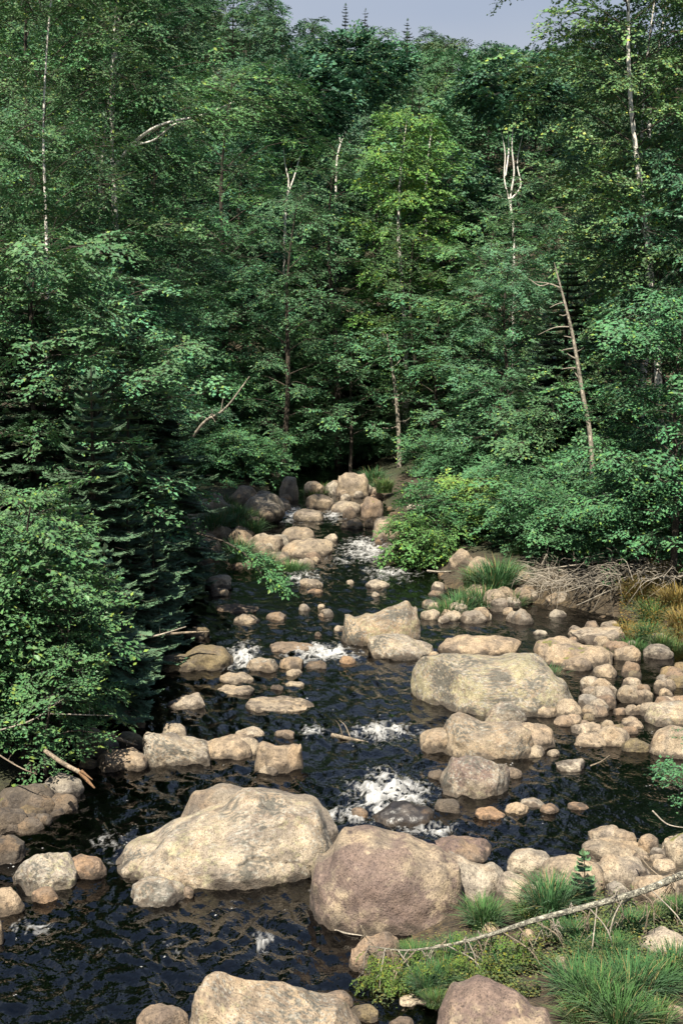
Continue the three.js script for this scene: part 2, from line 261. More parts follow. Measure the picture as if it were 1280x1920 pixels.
// x0, x1, y of the top and of the foot in the photograph; the foot is where it meets the water or the bar (lift above water)
function rock(x0, x1, y0, y1, label, o = {}, group) {
  const lift = o.lift ?? 0, foot = onWater((x0 + x1) / 2, y1, lift), d0 = foot.distanceTo(camera.position), w = (x1 - x0) * d0 / FPX, hp = (y1 - y0) * d0 / FPX;
  const phi = Math.asin((EYE - foot.y) / d0), sp = Math.sin(phi), cp = Math.cos(phi);
  let dp = (o.deep ?? 0.8) * w, D = dp / 2;
  if (D * sp * 2 > hp * 0.92) { D = hp * 0.46 / sp; dp = 2 * D; }
  const t = hp - D * sp, H = Math.max(0.05, Math.sqrt(Math.max(0, t * t - (D * sp) ** 2)) / cp);
  const px = x1 - x0, detail = o.detail ?? (px > 230 ? 44 : px > 120 ? 28 : px > 70 ? 18 : px > 40 ? 11 : 7);
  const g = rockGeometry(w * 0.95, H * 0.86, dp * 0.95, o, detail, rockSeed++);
  rockTris += g.attributes.position.count / 3;
  const m = shadows(new THREE.Mesh(g, o.tone === 'wet' ? M.wetRock : M.rock));
  const k = D / Math.hypot(foot.x, foot.z);
  m.position.set(foot.x * (1 + k), foot.y, foot.z * (1 + k)); m.rotation.y = -Math.atan2(foot.x, -foot.z) + (o.turn ?? 0);
  m.name = numbered(w > 0.75 ? 'boulder' : 'rock'); scene.add(m);
  return tag(m, label, w > 0.75 ? 'boulder' : 'rock', group);
}
const B = (...a) => rock(...a);
// nearest
B(318, 655, 1462, 1600, 'grey flat-topped shelf of rock behind the largest pale boulder', { tone: 'grey', deep: 0.55, prof: [[0, 0.2], [0.15, 0.8], [0.3, 1], [0.55, 0.95], [0.75, 0.7], [1, 0.25]], cuts: 4, lump: 0.03 });
B(203, 640, 1483, 1668, 'largest pale tan boulder, sloping left, in the foreground water', { tone: 'pale', deep: 0.62, prof: [[0, 0.12], [0.12, 0.34], [0.3, 0.72], [0.48, 0.86], [0.58, 1], [0.75, 0.97], [0.9, 0.8], [1, 0.4]], cuts: 5, lump: 0.05, lichen: 0.28, crack: 1 });
B(568, 876, 1546, 1757, 'big rounded mauve-brown stained boulder beside the grass tufts', { tone: 'tan', deep: 0.74, prof: [[0, 0.3], [0.08, 0.55], [0.25, 0.94], [0.4, 1], [0.6, 0.93], [0.8, 0.76], [0.95, 0.56], [1, 0.4]], cuts: 2, lump: 0.03, stain: 0.66, square: 0.75 });
B(345, 690, 1828, 2040, 'cracked tan boulder cut by the bottom edge of the picture', { tone: 'tan', deep: 0.7, prof: [[0, 0.45], [0.08, 0.85], [0.18, 1], [0.4, 0.92], [0.6, 0.8], [0.8, 0.6], [1, 0.2]], cuts: 7, crack: 1, lichen: 0.2 });
B(806, 1058, 1843, 2050, 'dark-blotched tan boulder at the bottom edge below the fallen spruce', { tone: 'tan', deep: 0.8, prof: [[0, 0.3], [0.18, 0.85], [0.35, 1], [0.6, 0.93], [0.8, 0.72], [1, 0.3]], cuts: 2, lump: 0.035, stain: 0.42 });
B(255, 362, 1884, 1975, 'low brown rock left of the cracked bottom-edge boulder', { tone: 'brown' });
B(655, 752, 1742, 1832, 'angular brown rock under the tip of the fallen spruce', { tone: 'brown', cuts: 9, prof: [[0, 0.4], [0.4, 0.8], [0.7, 1], [1, 0.7]] });
B(724, 784, 1813, 1862, 'yellowish rock in the grass under the fallen spruce', { tone: 'tan', moss: 0.35 });
B(746, 802, 1868, 1891, 'small flat pale stone in dark water by the bottom grass', { tone: 'pale' });
B(692, 712, 1818, 1836, 'tiny grey stone in the water below the spruce tip', { tone: 'grey' });
B(600, 662, 1858, 1902, 'dull wet rock behind the cracked bottom-edge boulder', { tone: 'brown' });
B(655, 712, 1884, 1918, 'dim pebbly rock right of the cracked bottom-edge boulder', { tone: 'olive' });
B(728, 775, 1905, 1935, 'brown stone cut by the bottom edge beside the blotched boulder', { tone: 'brown' });
B(24, 147, 1596, 1676, 'lumpy pale rock at the left, in front of the orange one', { tone: 'pale', lichen: 0.4, cuts: 8, lump: 0.08 });
B(112, 202, 1602, 1652, 'orange rock half behind the lumpy pale rock at left', { tone: 'rust' });
B(58, 112, 1663, 1695, 'small submerged reddish stone below the lumpy pale rock', { tone: 'rust' });
B(-20, 47, 1662, 1716, 'tan rock at the left edge below the lumpy pale one', { tone: 'tan' });
B(-30, 8, 1715, 1770, 'sliver of tan rock cut by the left edge in fast water', { tone: 'tan' });
B(236, 352, 1645, 1702, 'grey speckled rock at the foot of the largest pale boulder', { tone: 'grey', lump: 0.06, lichen: 0.15 });
B(340, 366, 1662, 1681, 'tiny stone with a leaf beside the grey speckled rock', { tone: 'brown' });
B(-15, 106, 1462, 1530, 'boulder with shade in its dark tone, under the left bank bushes', { tone: 'dark', moss: 0.2 });  // dark tone of these left-edge rocks stands in for bank shade
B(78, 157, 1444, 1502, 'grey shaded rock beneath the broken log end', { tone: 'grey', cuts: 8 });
B(-30, 54, 1568, 1622, 'dark mottled rock at the left edge, shade put into its tone', { tone: 'dark' });
B(-25, 62, 1512, 1562, 'dim shade-toned rocks edge under the left bank', { tone: 'dark' });
B(30, 85, 1530, 1560, 'low shade-toned stone near the shaded left bank', { tone: 'dark' });
// middle left
B(178, 282, 1401, 1449, 'flat tan rock at the end of the grey stick', { tone: 'tan', cuts: 6 });
B(300, 352, 1351, 1392, 'round orange-tan rock behind the wedge-shaped pair', { tone: 'tan' });
B(375, 482, 1372, 1426, 'wedge of layered tan rock leaning on the white-topped rock', { tone: 'tan', cuts: 8, prof: [[0, 0.5], [0.3, 0.75], [0.7, 1], [1, 0.7]] });
B(263, 412, 1364, 1440, 'white-topped tan rock with rusty base in mid stream, left', { tone: 'pale', prof: [[0, 0.8], [0.15, 1], [0.35, 0.92], [0.6, 0.72], [1, 0.4]], cuts: 6, lichen: 0.2 });
B(402, 482, 1398, 1421, 'low rock in front of the tan pair in mid stream', { tone: 'brown' });
B(428, 490, 1376, 1417, 'smooth tan rock between the wedge and the blocky rock', { tone: 'tan' });
B(440, 497, 1361, 1384, 'flat slab lying behind the smooth tan rock', { tone: 'pale', cuts: 8 });
B(476, 569, 1381, 1449, 'blocky tan rock with a shaded right face in mid stream', { tone: 'tan', cuts: 10, square: 0.62, prof: [[0, 0.75], [0.2, 1], [0.5, 0.95], [0.8, 0.85], [1, 0.6]], deep: 0.7 });
B(483, 524, 1432, 1453, 'little tan stone at the foot of the blocky rock', { tone: 'tan' });
B(308, 394, 1298, 1330, 'flat pale pointed rock alone in dark water, left', { tone: 'pale', prof: [[0, 0.15], [0.5, 0.7], [0.75, 1], [1, 0.5]] });
B(458, 592, 1304, 1336, 'long flat oval tan rock in mid stream', { tone: 'tan', cuts: 2, prof: [[0, 0.8], [0.3, 1], [0.7, 0.7], [1, 0.25]] });
B(411, 477, 1260, 1281, 'upper of two small flat oval rocks in mid stream', { tone: 'tan', cuts: 2 });
B(406, 478, 1284, 1303, 'lower of two small flat oval rocks in mid stream', { tone: 'tan', cuts: 2 });
B(460, 528, 1229, 1261, 'left half of the split tan pair below the riffle', { tone: 'tan', lichen: 0.15 });
B(518, 574, 1226, 1256, 'right half of the split tan pair below the riffle', { tone: 'tan' });
B(536, 568, 1252, 1269, 'small stone just below the split tan pair', { tone: 'tan' });
B(534, 571, 1275, 1288, 'small flat stone above the long oval rock', { tone: 'tan' });
B(506, 532, 1283, 1293, 'tiny stone beside the small flat stone in mid stream', { tone: 'brown' });
B(496, 590, 1200, 1224, 'dark flat rock at the head of the middle riffle', { tone: 'brown' });
B(570, 616, 1236, 1256, 'brown submerged stone in the middle riffle', { tone: 'dark' });
B(634, 668, 1226, 1244, 'small reddish stone in the riffle by the tall boulder', { tone: 'rust' });
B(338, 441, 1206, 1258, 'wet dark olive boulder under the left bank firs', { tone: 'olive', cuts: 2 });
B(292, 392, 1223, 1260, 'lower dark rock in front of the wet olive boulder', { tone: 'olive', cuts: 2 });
B(403, 488, 1131, 1150, 'flat tan rock awash near the drooping leafy branch', { tone: 'brown', prof: [[0, 0.7], [0.4, 1], [1, 0.2]] });
B(437, 490, 1150, 1170, 'two-lobed small rock below the drooping leafy branch', { tone: 'tan' });
B(499, 541, 1145, 1163, 'dark small rock in riffling water above the middle riffle', { tone: 'brown' });
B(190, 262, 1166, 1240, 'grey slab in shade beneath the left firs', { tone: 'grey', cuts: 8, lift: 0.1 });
B(236, 297, 1197, 1232, 'brown rock in shade behind the pale bare branch', { tone: 'brown' });
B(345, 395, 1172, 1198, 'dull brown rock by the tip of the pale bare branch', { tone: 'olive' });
B(203, 260, 1327, 1357, 'brown rock at the water edge under twigs, left bank', { tone: 'brown', cuts: 7 });
B(160, 205, 1305, 1330, 'small brown rock on the left bank below leaves', { tone: 'brown', lift: 0.1 });
B(140, 198, 1360, 1410, 'pale rock half hidden by twigs on the left bank', { tone: 'grey', lift: 0.1 });
B(514, 556, 1366, 1384, 'small dark-sided stone above the blocky rock', { tone: 'brown' });
// centre and right
B(636, 792, 1121, 1212, 'tall humped yellow-tan boulder, farther of the mid-stream pair', { tone: 'tan', prof: [[0, 0.45], [0.15, 0.55], [0.35, 0.78], [0.6, 1], [0.8, 0.98], [0.95, 0.7], [1, 0.4]], cuts: 1, lichen: 0.42, lump: 0.035, square: 0.72 });
B(677, 820, 1182, 1240, 'white-patched rock just below the tall humped boulder', { tone: 'pale', prof: [[0, 0.6], [0.3, 1], [0.6, 0.85], [1, 0.35]], lichen: 0.3 });
B(800, 825, 1218, 1242, 'egg-shaped stone wedged against the long flat rock', { tone: 'tan' });
B(818, 984, 1189, 1232, 'long flat tan rock behind the biggest lichen boulder', { tone: 'tan', cuts: 3, square: 0.7, deep: 0.4 });
B(753, 1088, 1213, 1345, 'biggest lichen-spotted boulder, broad dome at right of mid stream', { tone: 'tan', deep: 0.72, prof: [[0, 0.5], [0.1, 0.82], [0.22, 0.96], [0.45, 0.98], [0.65, 1], [0.8, 0.9], [0.92, 0.62], [1, 0.3]], cuts: 3, lichen: 0.62, lump: 0.04 });
B(998, 1152, 1190, 1252, 'low broad rock with a grass tuft behind the lichen boulder', { tone: 'tan', cuts: 4, moss: 0.2, prof: [[0, 0.6], [0.3, 1], [0.6, 0.8], [0.8, 0.85], [1, 0.4]] });
B(1048, 1110, 1226, 1258, 'small block in front of the low broad rock', { tone: 'tan', cuts: 8 });
B(902, 990, 1313, 1366, 'grey peaked rock behind the long cobble below the lichen boulder', { tone: 'grey', cuts: 8, lichen: 0.25 });
B(984, 1044, 1310, 1345, 'smooth round tan rock at the foot of the lichen boulder', { tone: 'tan' });
B(1036, 1094, 1306, 1347, 'faceted tan rock right of the smooth round one', { tone: 'tan', cuts: 9 });
B(1036, 1088, 1337, 1362, 'flat brown-tan rock below the faceted rock', { tone: 'brown' });
B(940, 1042, 1348, 1408, 'smooth tan rock half hidden behind the long cobble', { tone: 'tan', cuts: 3 });
B(778, 864, 1362, 1410, 'left round end rock of the long cobble group', { tone: 'tan', cuts: 3, square: 0.7 });
B(826, 1000, 1342, 1426, 'long rounded speckled cobble below the lichen boulder', { tone: 'tan', cuts: 2, square: 0.7, prof: [[0, 0.6], [0.2, 1], [0.5, 0.95], [0.8, 0.85], [1, 0.5]], lichen: 0.12 });
B(968, 1022, 1395, 1420, 'small tan stone at the right end of the long cobble', { tone: 'tan' });
B(1024, 1049, 1404, 1419, 'tiny tan stone beyond the long cobble', { tone: 'tan' });
B(940, 978, 1436, 1458, 'brown stone behind the steep dome rock', { tone: 'brown' });
B(816, 964, 1399, 1498, 'steep dark-sided dome rock below the long cobble', { tone: 'grey', cuts: 6, prof: [[0, 0.3], [0.2, 0.7], [0.45, 1], [0.7, 0.88], [0.9, 0.6], [1, 0.4]], stain: 0.3, lichen: 0.15 });
B(800, 834, 1440, 1462, 'submerged brown stone left of the steep dome rock', { tone: 'dark' });
B(1034, 1099, 1418, 1447, 'pale angular flat rock alone in the right-hand water', { tone: 'pale', cuts: 10, prof: [[0, 0.2], [0.5, 0.7], [0.85, 1], [1, 0.4]] });
B(1072, 1137, 1373, 1402, 'half-round tan rock in the right cobble shallows', { tone: 'tan' });
B(1118, 1184, 1355, 1400, 'angular tan rock right of the half-round one', { tone: 'tan', cuts: 8 });
B(1068, 1132, 1350, 1379, 'pale flat cobble behind the half-round tan rock', { tone: 'pale' });
B(1164, 1218, 1381, 1412, 'dark mossy rock in the right shallows', { tone: 'olive', moss: 0.3 });
B(1210, 1320, 1308, 1366, 'pale lichen rock at the right edge above the leafy twig', { tone: 'pale', lichen: 0.35, cuts: 6 });
B(1214, 1330, 1356, 1424, 'smooth tan rock at the right edge behind the leafy twig', { tone: 'tan', cuts: 5 });
B(1148, 1202, 1206, 1240, 'round tan rock right of the low broad rock', { tone: 'tan', cuts: 2 });
B(1110, 1157, 1241, 1271, 'peaked tan rock standing in the right pool', { tone: 'tan' });
B(1210, 1254, 1181, 1212, 'pale rounded rock under the golden moss bank', { tone: 'pale', cuts: 7 });
B(1204, 1262, 1204, 1236, 'layered grey rock at the foot of the moss bank', { tone: 'grey', cuts: 8 });
B(1128, 1180, 1196, 1226, 'brown rock hidden between pool and moss bank', { tone: 'brown' });
B(1028, 1062, 1140, 1158, 'grey stone in the still pool below the brush pile', { tone: 'grey' });
B(998, 1026, 1180, 1190, 'pale flat stone awash in the still pool', { tone: 'pale' });
B(1060, 1180, 1166, 1204, 'pale shelving rock on the far edge of the pool', { tone: 'pale', cuts: 8, lift: 0.05, prof: [[0, 0.4], [0.5, 0.6], [1, 1]] });
// cascade
B(698, 818, 1499, 1552, 'black wet rock splitting the white cascade', { tone: 'wet', cuts: 4, prof: [[0, 0.3], [0.3, 0.9], [0.5, 1], [0.8, 0.7], [1, 0.3]] });
B(812, 868, 1496, 1524, 'dark brown wet stone right of the cascade rock', { tone: 'dark' });
B(802, 924, 1563, 1620, 'dark brown boulder behind the mauve-brown boulder', { tone: 'brown', stain: 0.6, prof: [[0, 0.6], [0.4, 1], [0.8, 0.75], [1, 0.4]] });
B(886, 947, 1513, 1539, 'reddish flat stone in the water below the steep dome', { tone: 'rust' });
B(944, 992, 1504, 1528, 'peaked tan stone right of the reddish flat stone', { tone: 'tan' });
B(970, 1022, 1496, 1516, 'pale flat stone behind the peaked tan stone', { tone: 'pale' });
B(1008, 1047, 1506, 1526, 'rusty stone at the right of the four below the dome', { tone: 'rust' });
B(1060, 1104, 1508, 1520, 'submerged rusty stone farther right in dark water', { tone: 'rust' });
B(655, 690, 1512, 1534, 'submerged tan stone at the edge of the cascade', { tone: 'rust' });
// the stony bar at the right
B(826, 950, 1596, 1702, 'smooth cream slab with a black crack beside the mauve boulder', { tone: 'pale', lift: 0.0, deep: 1.0, prof: [[0, 0.9], [0.3, 1], [0.7, 0.8], [1, 0.4]], cuts: 3 });
B(925, 1000, 1630, 1700, 'cream rock in the gap between the two grass tufts', { tone: 'pale', lift: 0.08 });
B(948, 1034, 1590, 1648, 'rounded cream rock at the water end of the stony bar', { tone: 'pale', lift: 0.08, cuts: 3, square: 0.7 });
B(1008, 1134, 1600, 1690, 'large pinkish smooth rock behind the sapling', { tone: 'tan', lift: 0.1, cuts: 3, square: 0.7 });
B(1086, 1215, 1570, 1625, 'long smooth tan rock topping the stony bar', { tone: 'tan', lift: 0.08, cuts: 3 });
B(1098, 1166, 1545, 1584, 'egg-shaped pale rock on top of the stony bar', { tone: 'pale', lift: 0.1, cuts: 2 });
B(1140, 1193, 1551, 1586, 'round speckled rock beside the egg-shaped one', { tone: 'tan', lift: 0.1, cuts: 2 });
B(1192, 1234, 1562, 1604, 'upright tan stone standing on the stony bar', { tone: 'tan', lift: 0.1, cuts: 8, square: 0.6 });
B(1105, 1220, 1598, 1668, 'broken white-faced rock right of the pinkish rock', { tone: 'pale', lift: 0.1, cuts: 11 });
B(1242, 1310, 1550, 1620, 'mossy rock at the right edge above the fallen spruce', { tone: 'pale', lift: 0.12, moss: 0.45 });
B(1180, 1275, 1640, 1700, 'tan rock behind the butt of the fallen spruce', { tone: 'tan', lift: 0.15 });
B(1216, 1252, 1588, 1612, 'small pale stone between upright stone and mossy rock', { tone: 'pale', lift: 0.12 });
B(1130, 1180, 1650, 1690, 'cream stone under the fallen spruce stem', { tone: 'pale', lift: 0.12 });
B(1196, 1300, 1738, 1806, 'pale smooth rock with a moss rag below the fallen spruce', { tone: 'pale', lift: 0.12, cuts: 4 });
B(1235, 1290, 1788, 1815, 'small brown stone below the pale smooth rock', { tone: 'brown', lift: 0.1 });
B(1242, 1284, 1886, 1920, 'speckled round stone in grass at the bottom right corner', { tone: 'tan', lift: 0.1 });
B(900, 940, 1728, 1760, 'mossy tan stone between the grass tufts', { tone: 'tan', lift: 0.1, moss: 0.4 });
B(970, 1010, 1740, 1790, 'tan stone glimpsed behind the spruce twigs', { tone: 'tan', lift: 0.1 });
B(1035, 1070, 1790, 1830, 'half hidden tan stone in the moss mat', { tone: 'tan', lift: 0.08 });
// far end
B(630, 694, 880, 931, 'domed tan boulder at the far end of the stream', { tone: 'tan', cuts: 2, square: 0.7, prof: [[0, 0.6], [0.3, 0.95], [0.5, 1], [0.8, 0.85], [1, 0.5]], detail: 18 });
B(523, 562, 886, 938, 'tall pale rock left of the far-end boulders', { tone: 'pale', cuts: 7, square: 0.6 });
B(566, 611, 897, 928, 'pale round rock beside the far domed boulder', { tone: 'pale' });
B(606, 640, 897, 928, 'cream rock tucked against the far domed boulder', { tone: 'pale' });
B(571, 627, 923, 954, 'squat tan boulder in front of the far round rock', { tone: 'tan', square: 0.65 });
B(618, 680, 934, 963, 'smooth tan boulder below the far domed boulder', { tone: 'tan' });
B(672, 705, 934, 960, 'tan rock between smooth and mossy far boulders', { tone: 'tan' });
B(640, 668, 944, 972, 'dark-faced rock in front of the smooth far boulder', { tone: 'brown' });
B(548, 609, 952, 978, 'flat-topped cream boulder alone in the far water', { tone: 'pale', square: 0.6, cuts: 2 });
B(676, 720, 921, 970, 'dark mossy-capped boulder at the far right bend', { tone: 'brown', moss: 0.3 });
B(690, 774, 963, 1013, 'round boulder with a green moss cap on the far right bank', { tone: 'tan', moss: 0.35, mossTone: [0.10, 0.13, 0.03], cuts: 2, square: 0.7 });
B(638, 682, 970, 992, 'peaked tan rock left of the moss-capped boulder', { tone: 'tan' });
B(682, 702, 968, 990, 'small tan rock touching the moss-capped boulder', { tone: 'tan' });
B(700, 718, 1008, 1022, 'small pink stone in the far riffle', { tone: 'rust' });
B(726, 752, 1026, 1042, 'brown stone under the far bank shrub', { tone: 'brown' });
B(525, 594, 982, 1018, 'smooth domed boulder behind the long sloping far boulder', { tone: 'tan', cuts: 2 });
B(520, 634, 999, 1044, 'long sloping tan boulder left of the far riffle', { tone: 'tan', cuts: 8, prof: [[0, 0.4], [0.4, 0.8], [0.62, 1], [0.8, 0.9], [1, 0.5]] });
B(606, 634, 998, 1016, 'cream rock right of the smooth domed far boulder', { tone: 'pale' });
B(558, 606, 1082, 1102, 'pointed tan stone in the far stream', { tone: 'tan' });
B(682, 731, 1086, 1104, 'smooth oval stone in the far stream, toward the right', { tone: 'pale', cuts: 2 });
B(576, 606, 1103, 1114, 'low stone just below the pointed tan stone', { tone: 'rust' });
B(383, 438, 1074, 1102, 'sunlit tan rock beneath drooping leaves on the left bank', { tone: 'pale', lift: 0.05, cuts: 7 });
B(390, 430, 1098, 1118, 'pinkish rock at the left waterline below drooping leaves', { tone: 'tan' });
B(856, 926, 917, 965, 'far rock with an orange moss cap on the right bank', { tone: 'pale', moss: 0.5, mossTone: [0.30, 0.17, 0.03], lift: 0.35 });
B(838, 890, 1022, 1064, 'tan bank rock above the thick grass tufts', { tone: 'tan', lift: 0.25, cuts: 7 });
B(870, 922, 1040, 1080, 'pinkish rock among roots above the grass tufts', { tone: 'tan', lift: 0.2 });
B(806, 836, 1088, 1108, 'cream egg-shaped stone by the dark grass tuft', { tone: 'pale' });
B(800, 832, 1106, 1118, 'low stone in front of the cream egg-shaped stone', { tone: 'brown' });
// heaps of cobbles: every one stands alone
const ORD = ['first', 'second', 'third', 'fourth', 'fifth', 'sixth', 'seventh', 'eighth', 'ninth', 'tenth', 'eleventh', 'twelfth', 'thirteenth', 'fourteenth', 'fifteenth', 'sixteenth', 'seventeenth', 'eighteenth', 'nineteenth'], ORD1 = ORD.slice(0, 9);
const ordinal = (k) => k < 19 ? ORD[k] : k === 19 ? 'twentieth' : k < 29 ? 'twenty-' + ORD1[k - 20] : k === 29 ? 'thirtieth' : 'thirty-' + ORD1[k - 30];
function heap(n, seed, box, size, label, group, o = {}) {
  const made = [], R = rng(seed), [x0, x1, y0, y1] = box, tones = o.tones ?? ['tan', 'tan', 'pale', 'brown', 'grey'];
  for (let k = 0; k < n; k++) { const v = R(), y = lerp(y0, y1, v), x = lerp(x0, x1, R()), s = lerp(size[0], size[1], Math.pow(R(), 1.6)); made.push([x, rock(x - s / 2, x + s / 2, y - s * (0.5 + 0.25 * R()), y, label, { tone: tones[Math.floor(R() * tones.length)], lift: (o.lift ?? 0) * (1 - v), cuts: 3 + Math.floor(R() * 5), turn: R() * 0.8 - 0.4, detail: s > 34 ? 9 : 6 }, group)]); }
  made.sort((a, b) => a[0] - b[0]).forEach(([, m], k) => { m.userData.label = ordinal(k) + ' from the left: ' + label; });
}
heap(34, 31, [1090, 1285, 1284, 1345], [26, 54], 'cobble heaped right of the biggest lichen boulder', 'cobbles heaped by the lichen boulder', { lift: 0.1 });
heap(12, 32, [1040, 1220, 1345, 1378], [22, 40], 'small cobble in the shallows below the cobble heap', 'cobbles in the right shallows', { tones: ['tan', 'brown', 'olive'] });
heap(12, 33, [1180, 1285, 1262, 1290], [22, 44], 'dull cobble at the back of the right-hand cobble heap', 'dull cobbles behind the heap', { tones: ['grey', 'olive', 'brown'], lift: 0.1 });
heap(26, 34, [800, 985, 1118, 1172], [22, 52], 'tan cobble on the spit below the thick grass tufts', 'cobbles on the spit by the grass tufts', { tones: ['tan', 'tan', 'pale', 'pale', 'grey'], lift: 0.08 });
heap(16, 35, [900, 1060, 1096, 1135], [24, 50], 'tan stone at the foot of the brush pile', 'stones at the foot of the brush pile', { lift: 0.2 });
heap(44, 36, [335, 525, 955, 1052], [26, 70], 'sunlit tan rock on the far left gravel bar', 'sunlit rocks on the far left bar', { tones: ['pale', 'tan', 'tan'], lift: 0.25 });
heap(14, 37, [440, 590, 1040, 1068], [20, 40], 'small stone along the near edge of the far left bar', 'stones edging the far left bar', { tones: ['tan', 'pale', 'brown'] });
heap(12, 38, [450, 540, 935, 962], [20, 44], 'brown stone at the far left bend of the stream', 'stones at the far left bend', { tones: ['brown', 'tan', 'grey'], lift: 0.1 });
heap(12, 39, [575, 720, 905, 940], [20, 40], 'pale stone among the far-end boulders', 'stones among the far-end boulders', { tones: ['tan', 'pale', 'brown'], lift: 0.2 });
heap(24, 40, [960, 1290, 1600, 1720], [26, 64], 'cream cobble among grass on the stony bar', 'cobbles on the stony bar', { tones: ['pale', 'tan'], lift: 0.15 });
heap(9, 41, [560, 760, 1095, 1210], [14, 30], 'little stone breaking the surface of the upper stream', 'little stones in the upper stream', { tones: ['grey', 'brown', 'tan'] });
heap(8, 42, [1070, 1200, 1170, 1240], [20, 40], 'stone at the far edge of the still pool', 'stones around the still pool', { tones: ['tan', 'brown', 'grey'] });
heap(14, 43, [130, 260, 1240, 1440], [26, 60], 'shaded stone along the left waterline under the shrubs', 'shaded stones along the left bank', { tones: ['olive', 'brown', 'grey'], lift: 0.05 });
heap(10, 44, [-30, 120, 1500, 1600], [30, 70], 'dim shade-toned stone in the left shallows', 'stones in the shaded left shallows', { tones: ['olive', 'dark', 'dark'] });  // shade of the bank is put into the dark and olive tones
{ // stones on the stream bed, seen through the water
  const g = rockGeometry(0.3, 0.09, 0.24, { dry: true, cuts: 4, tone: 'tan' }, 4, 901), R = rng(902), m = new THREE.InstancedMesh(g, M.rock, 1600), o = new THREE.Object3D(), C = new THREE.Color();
  for (let k = 0; k < 1600; k++) { const d = 8 * Math.pow(5.4, R()), l = along(LEFT, d) - 0.3, r = Math.min(along(RIGHT, d), 0.3 * d) + 0.3, x = lerp(l, r, R()); o.position.set(x, groundY(x, -d) - 0.02, -d); o.rotation.set(R() * 0.4, R() * 6.3, R() * 0.4); o.scale.setScalar(0.35 + 1.1 * R() * R()); o.updateMatrix(); m.setMatrixAt(k, o.matrix); const t = 0.35 + 0.5 * R(); m.setColorAt(k, C.setRGB(t, t * 0.85, t * 0.65)); }
  shadows(m); m.name = 'gravel'; scene.add(m); tag(m, 'brown gravel and stones of the stream bed under the water', 'gravel', null, 'stuff');
}

// ---------------------------------------------------------------- foliage pieces
class Tris {
  constructor() { this.p = []; this.n = []; this.c = []; }
  tri(a, b, c, col, nn) { const face = b.clone().sub(a).cross(c.clone().sub(a)).normalize(), n = nn ?? face; if (nn && nn.dot(face) < 0) [b, c] = [c, b]; for (const v of [a, b, c]) { this.p.push(v.x, v.y, v.z); this.n.push(n.x, n.y, n.z); this.c.push(col[0], col[1], col[2]); } }
  build() { const g = new THREE.BufferGeometry(); g.setAttribute('position', new THREE.Float32BufferAttribute(this.p, 3)); g.setAttribute('normal', new THREE.Float32BufferAttribute(this.n, 3)); g.setAttribute('color', new THREE.Float32BufferAttribute(this.c, 3)); return g; }
}
function leaf(T, at, dir, up, len, wide, col, R) {
  const side = dir.clone().cross(up).normalize(), n = side.clone().cross(dir).normalize();
  const mid = at.clone().addScaledVector(dir, len * 0.42), tip = at.clone().addScaledVector(dir, len).addScaledVector(n, -len * 0.14 * R());
  const a = mid.clone().addScaledVector(side, wide * len).addScaledVector(n, len * 0.09), b = mid.clone().addScaledVector(side, -wide * len).addScaledVector(n, len * 0.09);
  T.tri(at, tip, a, col); T.tri(at, b, tip, col);
}
const WOOD = [0.045, 0.038, 0.03];
function stick(T, a, b, r, col = WOOD) {
  const d = b.clone().sub(a).normalize(), s = (Math.abs(d.y) > 0.9 ? V(1, 0, 0) : V(0, 1, 0)).cross(d).normalize().multiplyScalar(r), u = d.clone().cross(s), k = [s, u.clone().multiplyScalar(0.87).addScaledVector(s, -0.5), u.clone().multiplyScalar(-0.87).addScaledVector(s, -0.5)];
  for (let i = 0; i < 3; i++) { const p = a.clone().add(k[i]), q = a.clone().add(k[(i + 1) % 3]); T.tri(p, q, b, col); }
}
// a leafy branchlet one unit long towards +x, spread flat
function spray(seed, { leafLen = 0.085, wide = 0.30, twigs = 11, gap = 0.062, flat = 0.55, droop = 0.2, col = [0.06, 0.115, 0.05], spread = 0.4, yellow = 0.03 }) {
  const R = rng(seed), T = new Tris(), axis = (t) => V(t, 0.10 * Math.sin(t * 3) - droop * t * t, 0.05 * Math.sin(t * 5 + seed));
  const shade = () => { const k = 0.72 + 0.55 * R(); return R() < yellow ? [col[0] * 2.6 * k, col[1] * 1.5 * k, col[2] * 0.7 * k] : [col[0] * k * (0.85 + 0.4 * R()), col[1] * k, col[2] * k * (0.8 + 0.4 * R())]; };
  stick(T, axis(0), axis(0.55), 0.008); stick(T, axis(0.5), axis(1), 0.005);
  const leafy = (p, dir) => { const up = V((R() - 0.5) * 2 * flat, 1, (R() - 0.5) * 2 * flat).normalize(), d = dir.clone().add(V((R() - 0.5) * 0.9, -0.1 - 0.5 * R() * droop * 2, (R() - 0.5) * 0.9)).normalize(); leaf(T, p, d, up, leafLen * (0.7 + 0.6 * R()), wide, shade(), R); };
  for (let k = 0; k < twigs; k++) {
    const t = 0.12 + 0.86 * (k + 0.5 * R()) / twigs, s = k % 2 ? 1 : -1, L = spread * (1.05 - 0.65 * t) * (0.7 + 0.5 * R()), p = axis(t), an = (0.65 + 0.45 * R()) * s, e = (R() - 0.42) * 0.75, dir = V(Math.cos(an), e, Math.sin(an)).normalize();
    const end = p.clone().addScaledVector(dir, L).add(V(0, -droop * L * 0.6, 0)); stick(T, p, end, 0.004);
    for (let q = 0.05; q < L; q += gap * (0.75 + 0.5 * R())) { const at = p.clone().lerp(end, q / L), sd = V(-dir.z, 0, dir.x).multiplyScalar((R() < 0.5 ? 1 : -1) * 0.8); leafy(at, dir.clone().multiplyScalar(0.6).add(sd)); }
    leafy(end, dir);
  }
  for (let q = 0.3; q < 1; q += gap) leafy(axis(q), V(0.5, 0, R() < 0.5 ? 1 : -1));
  leafy(axis(1), V(1, 0, 0));
  return T.build();
}
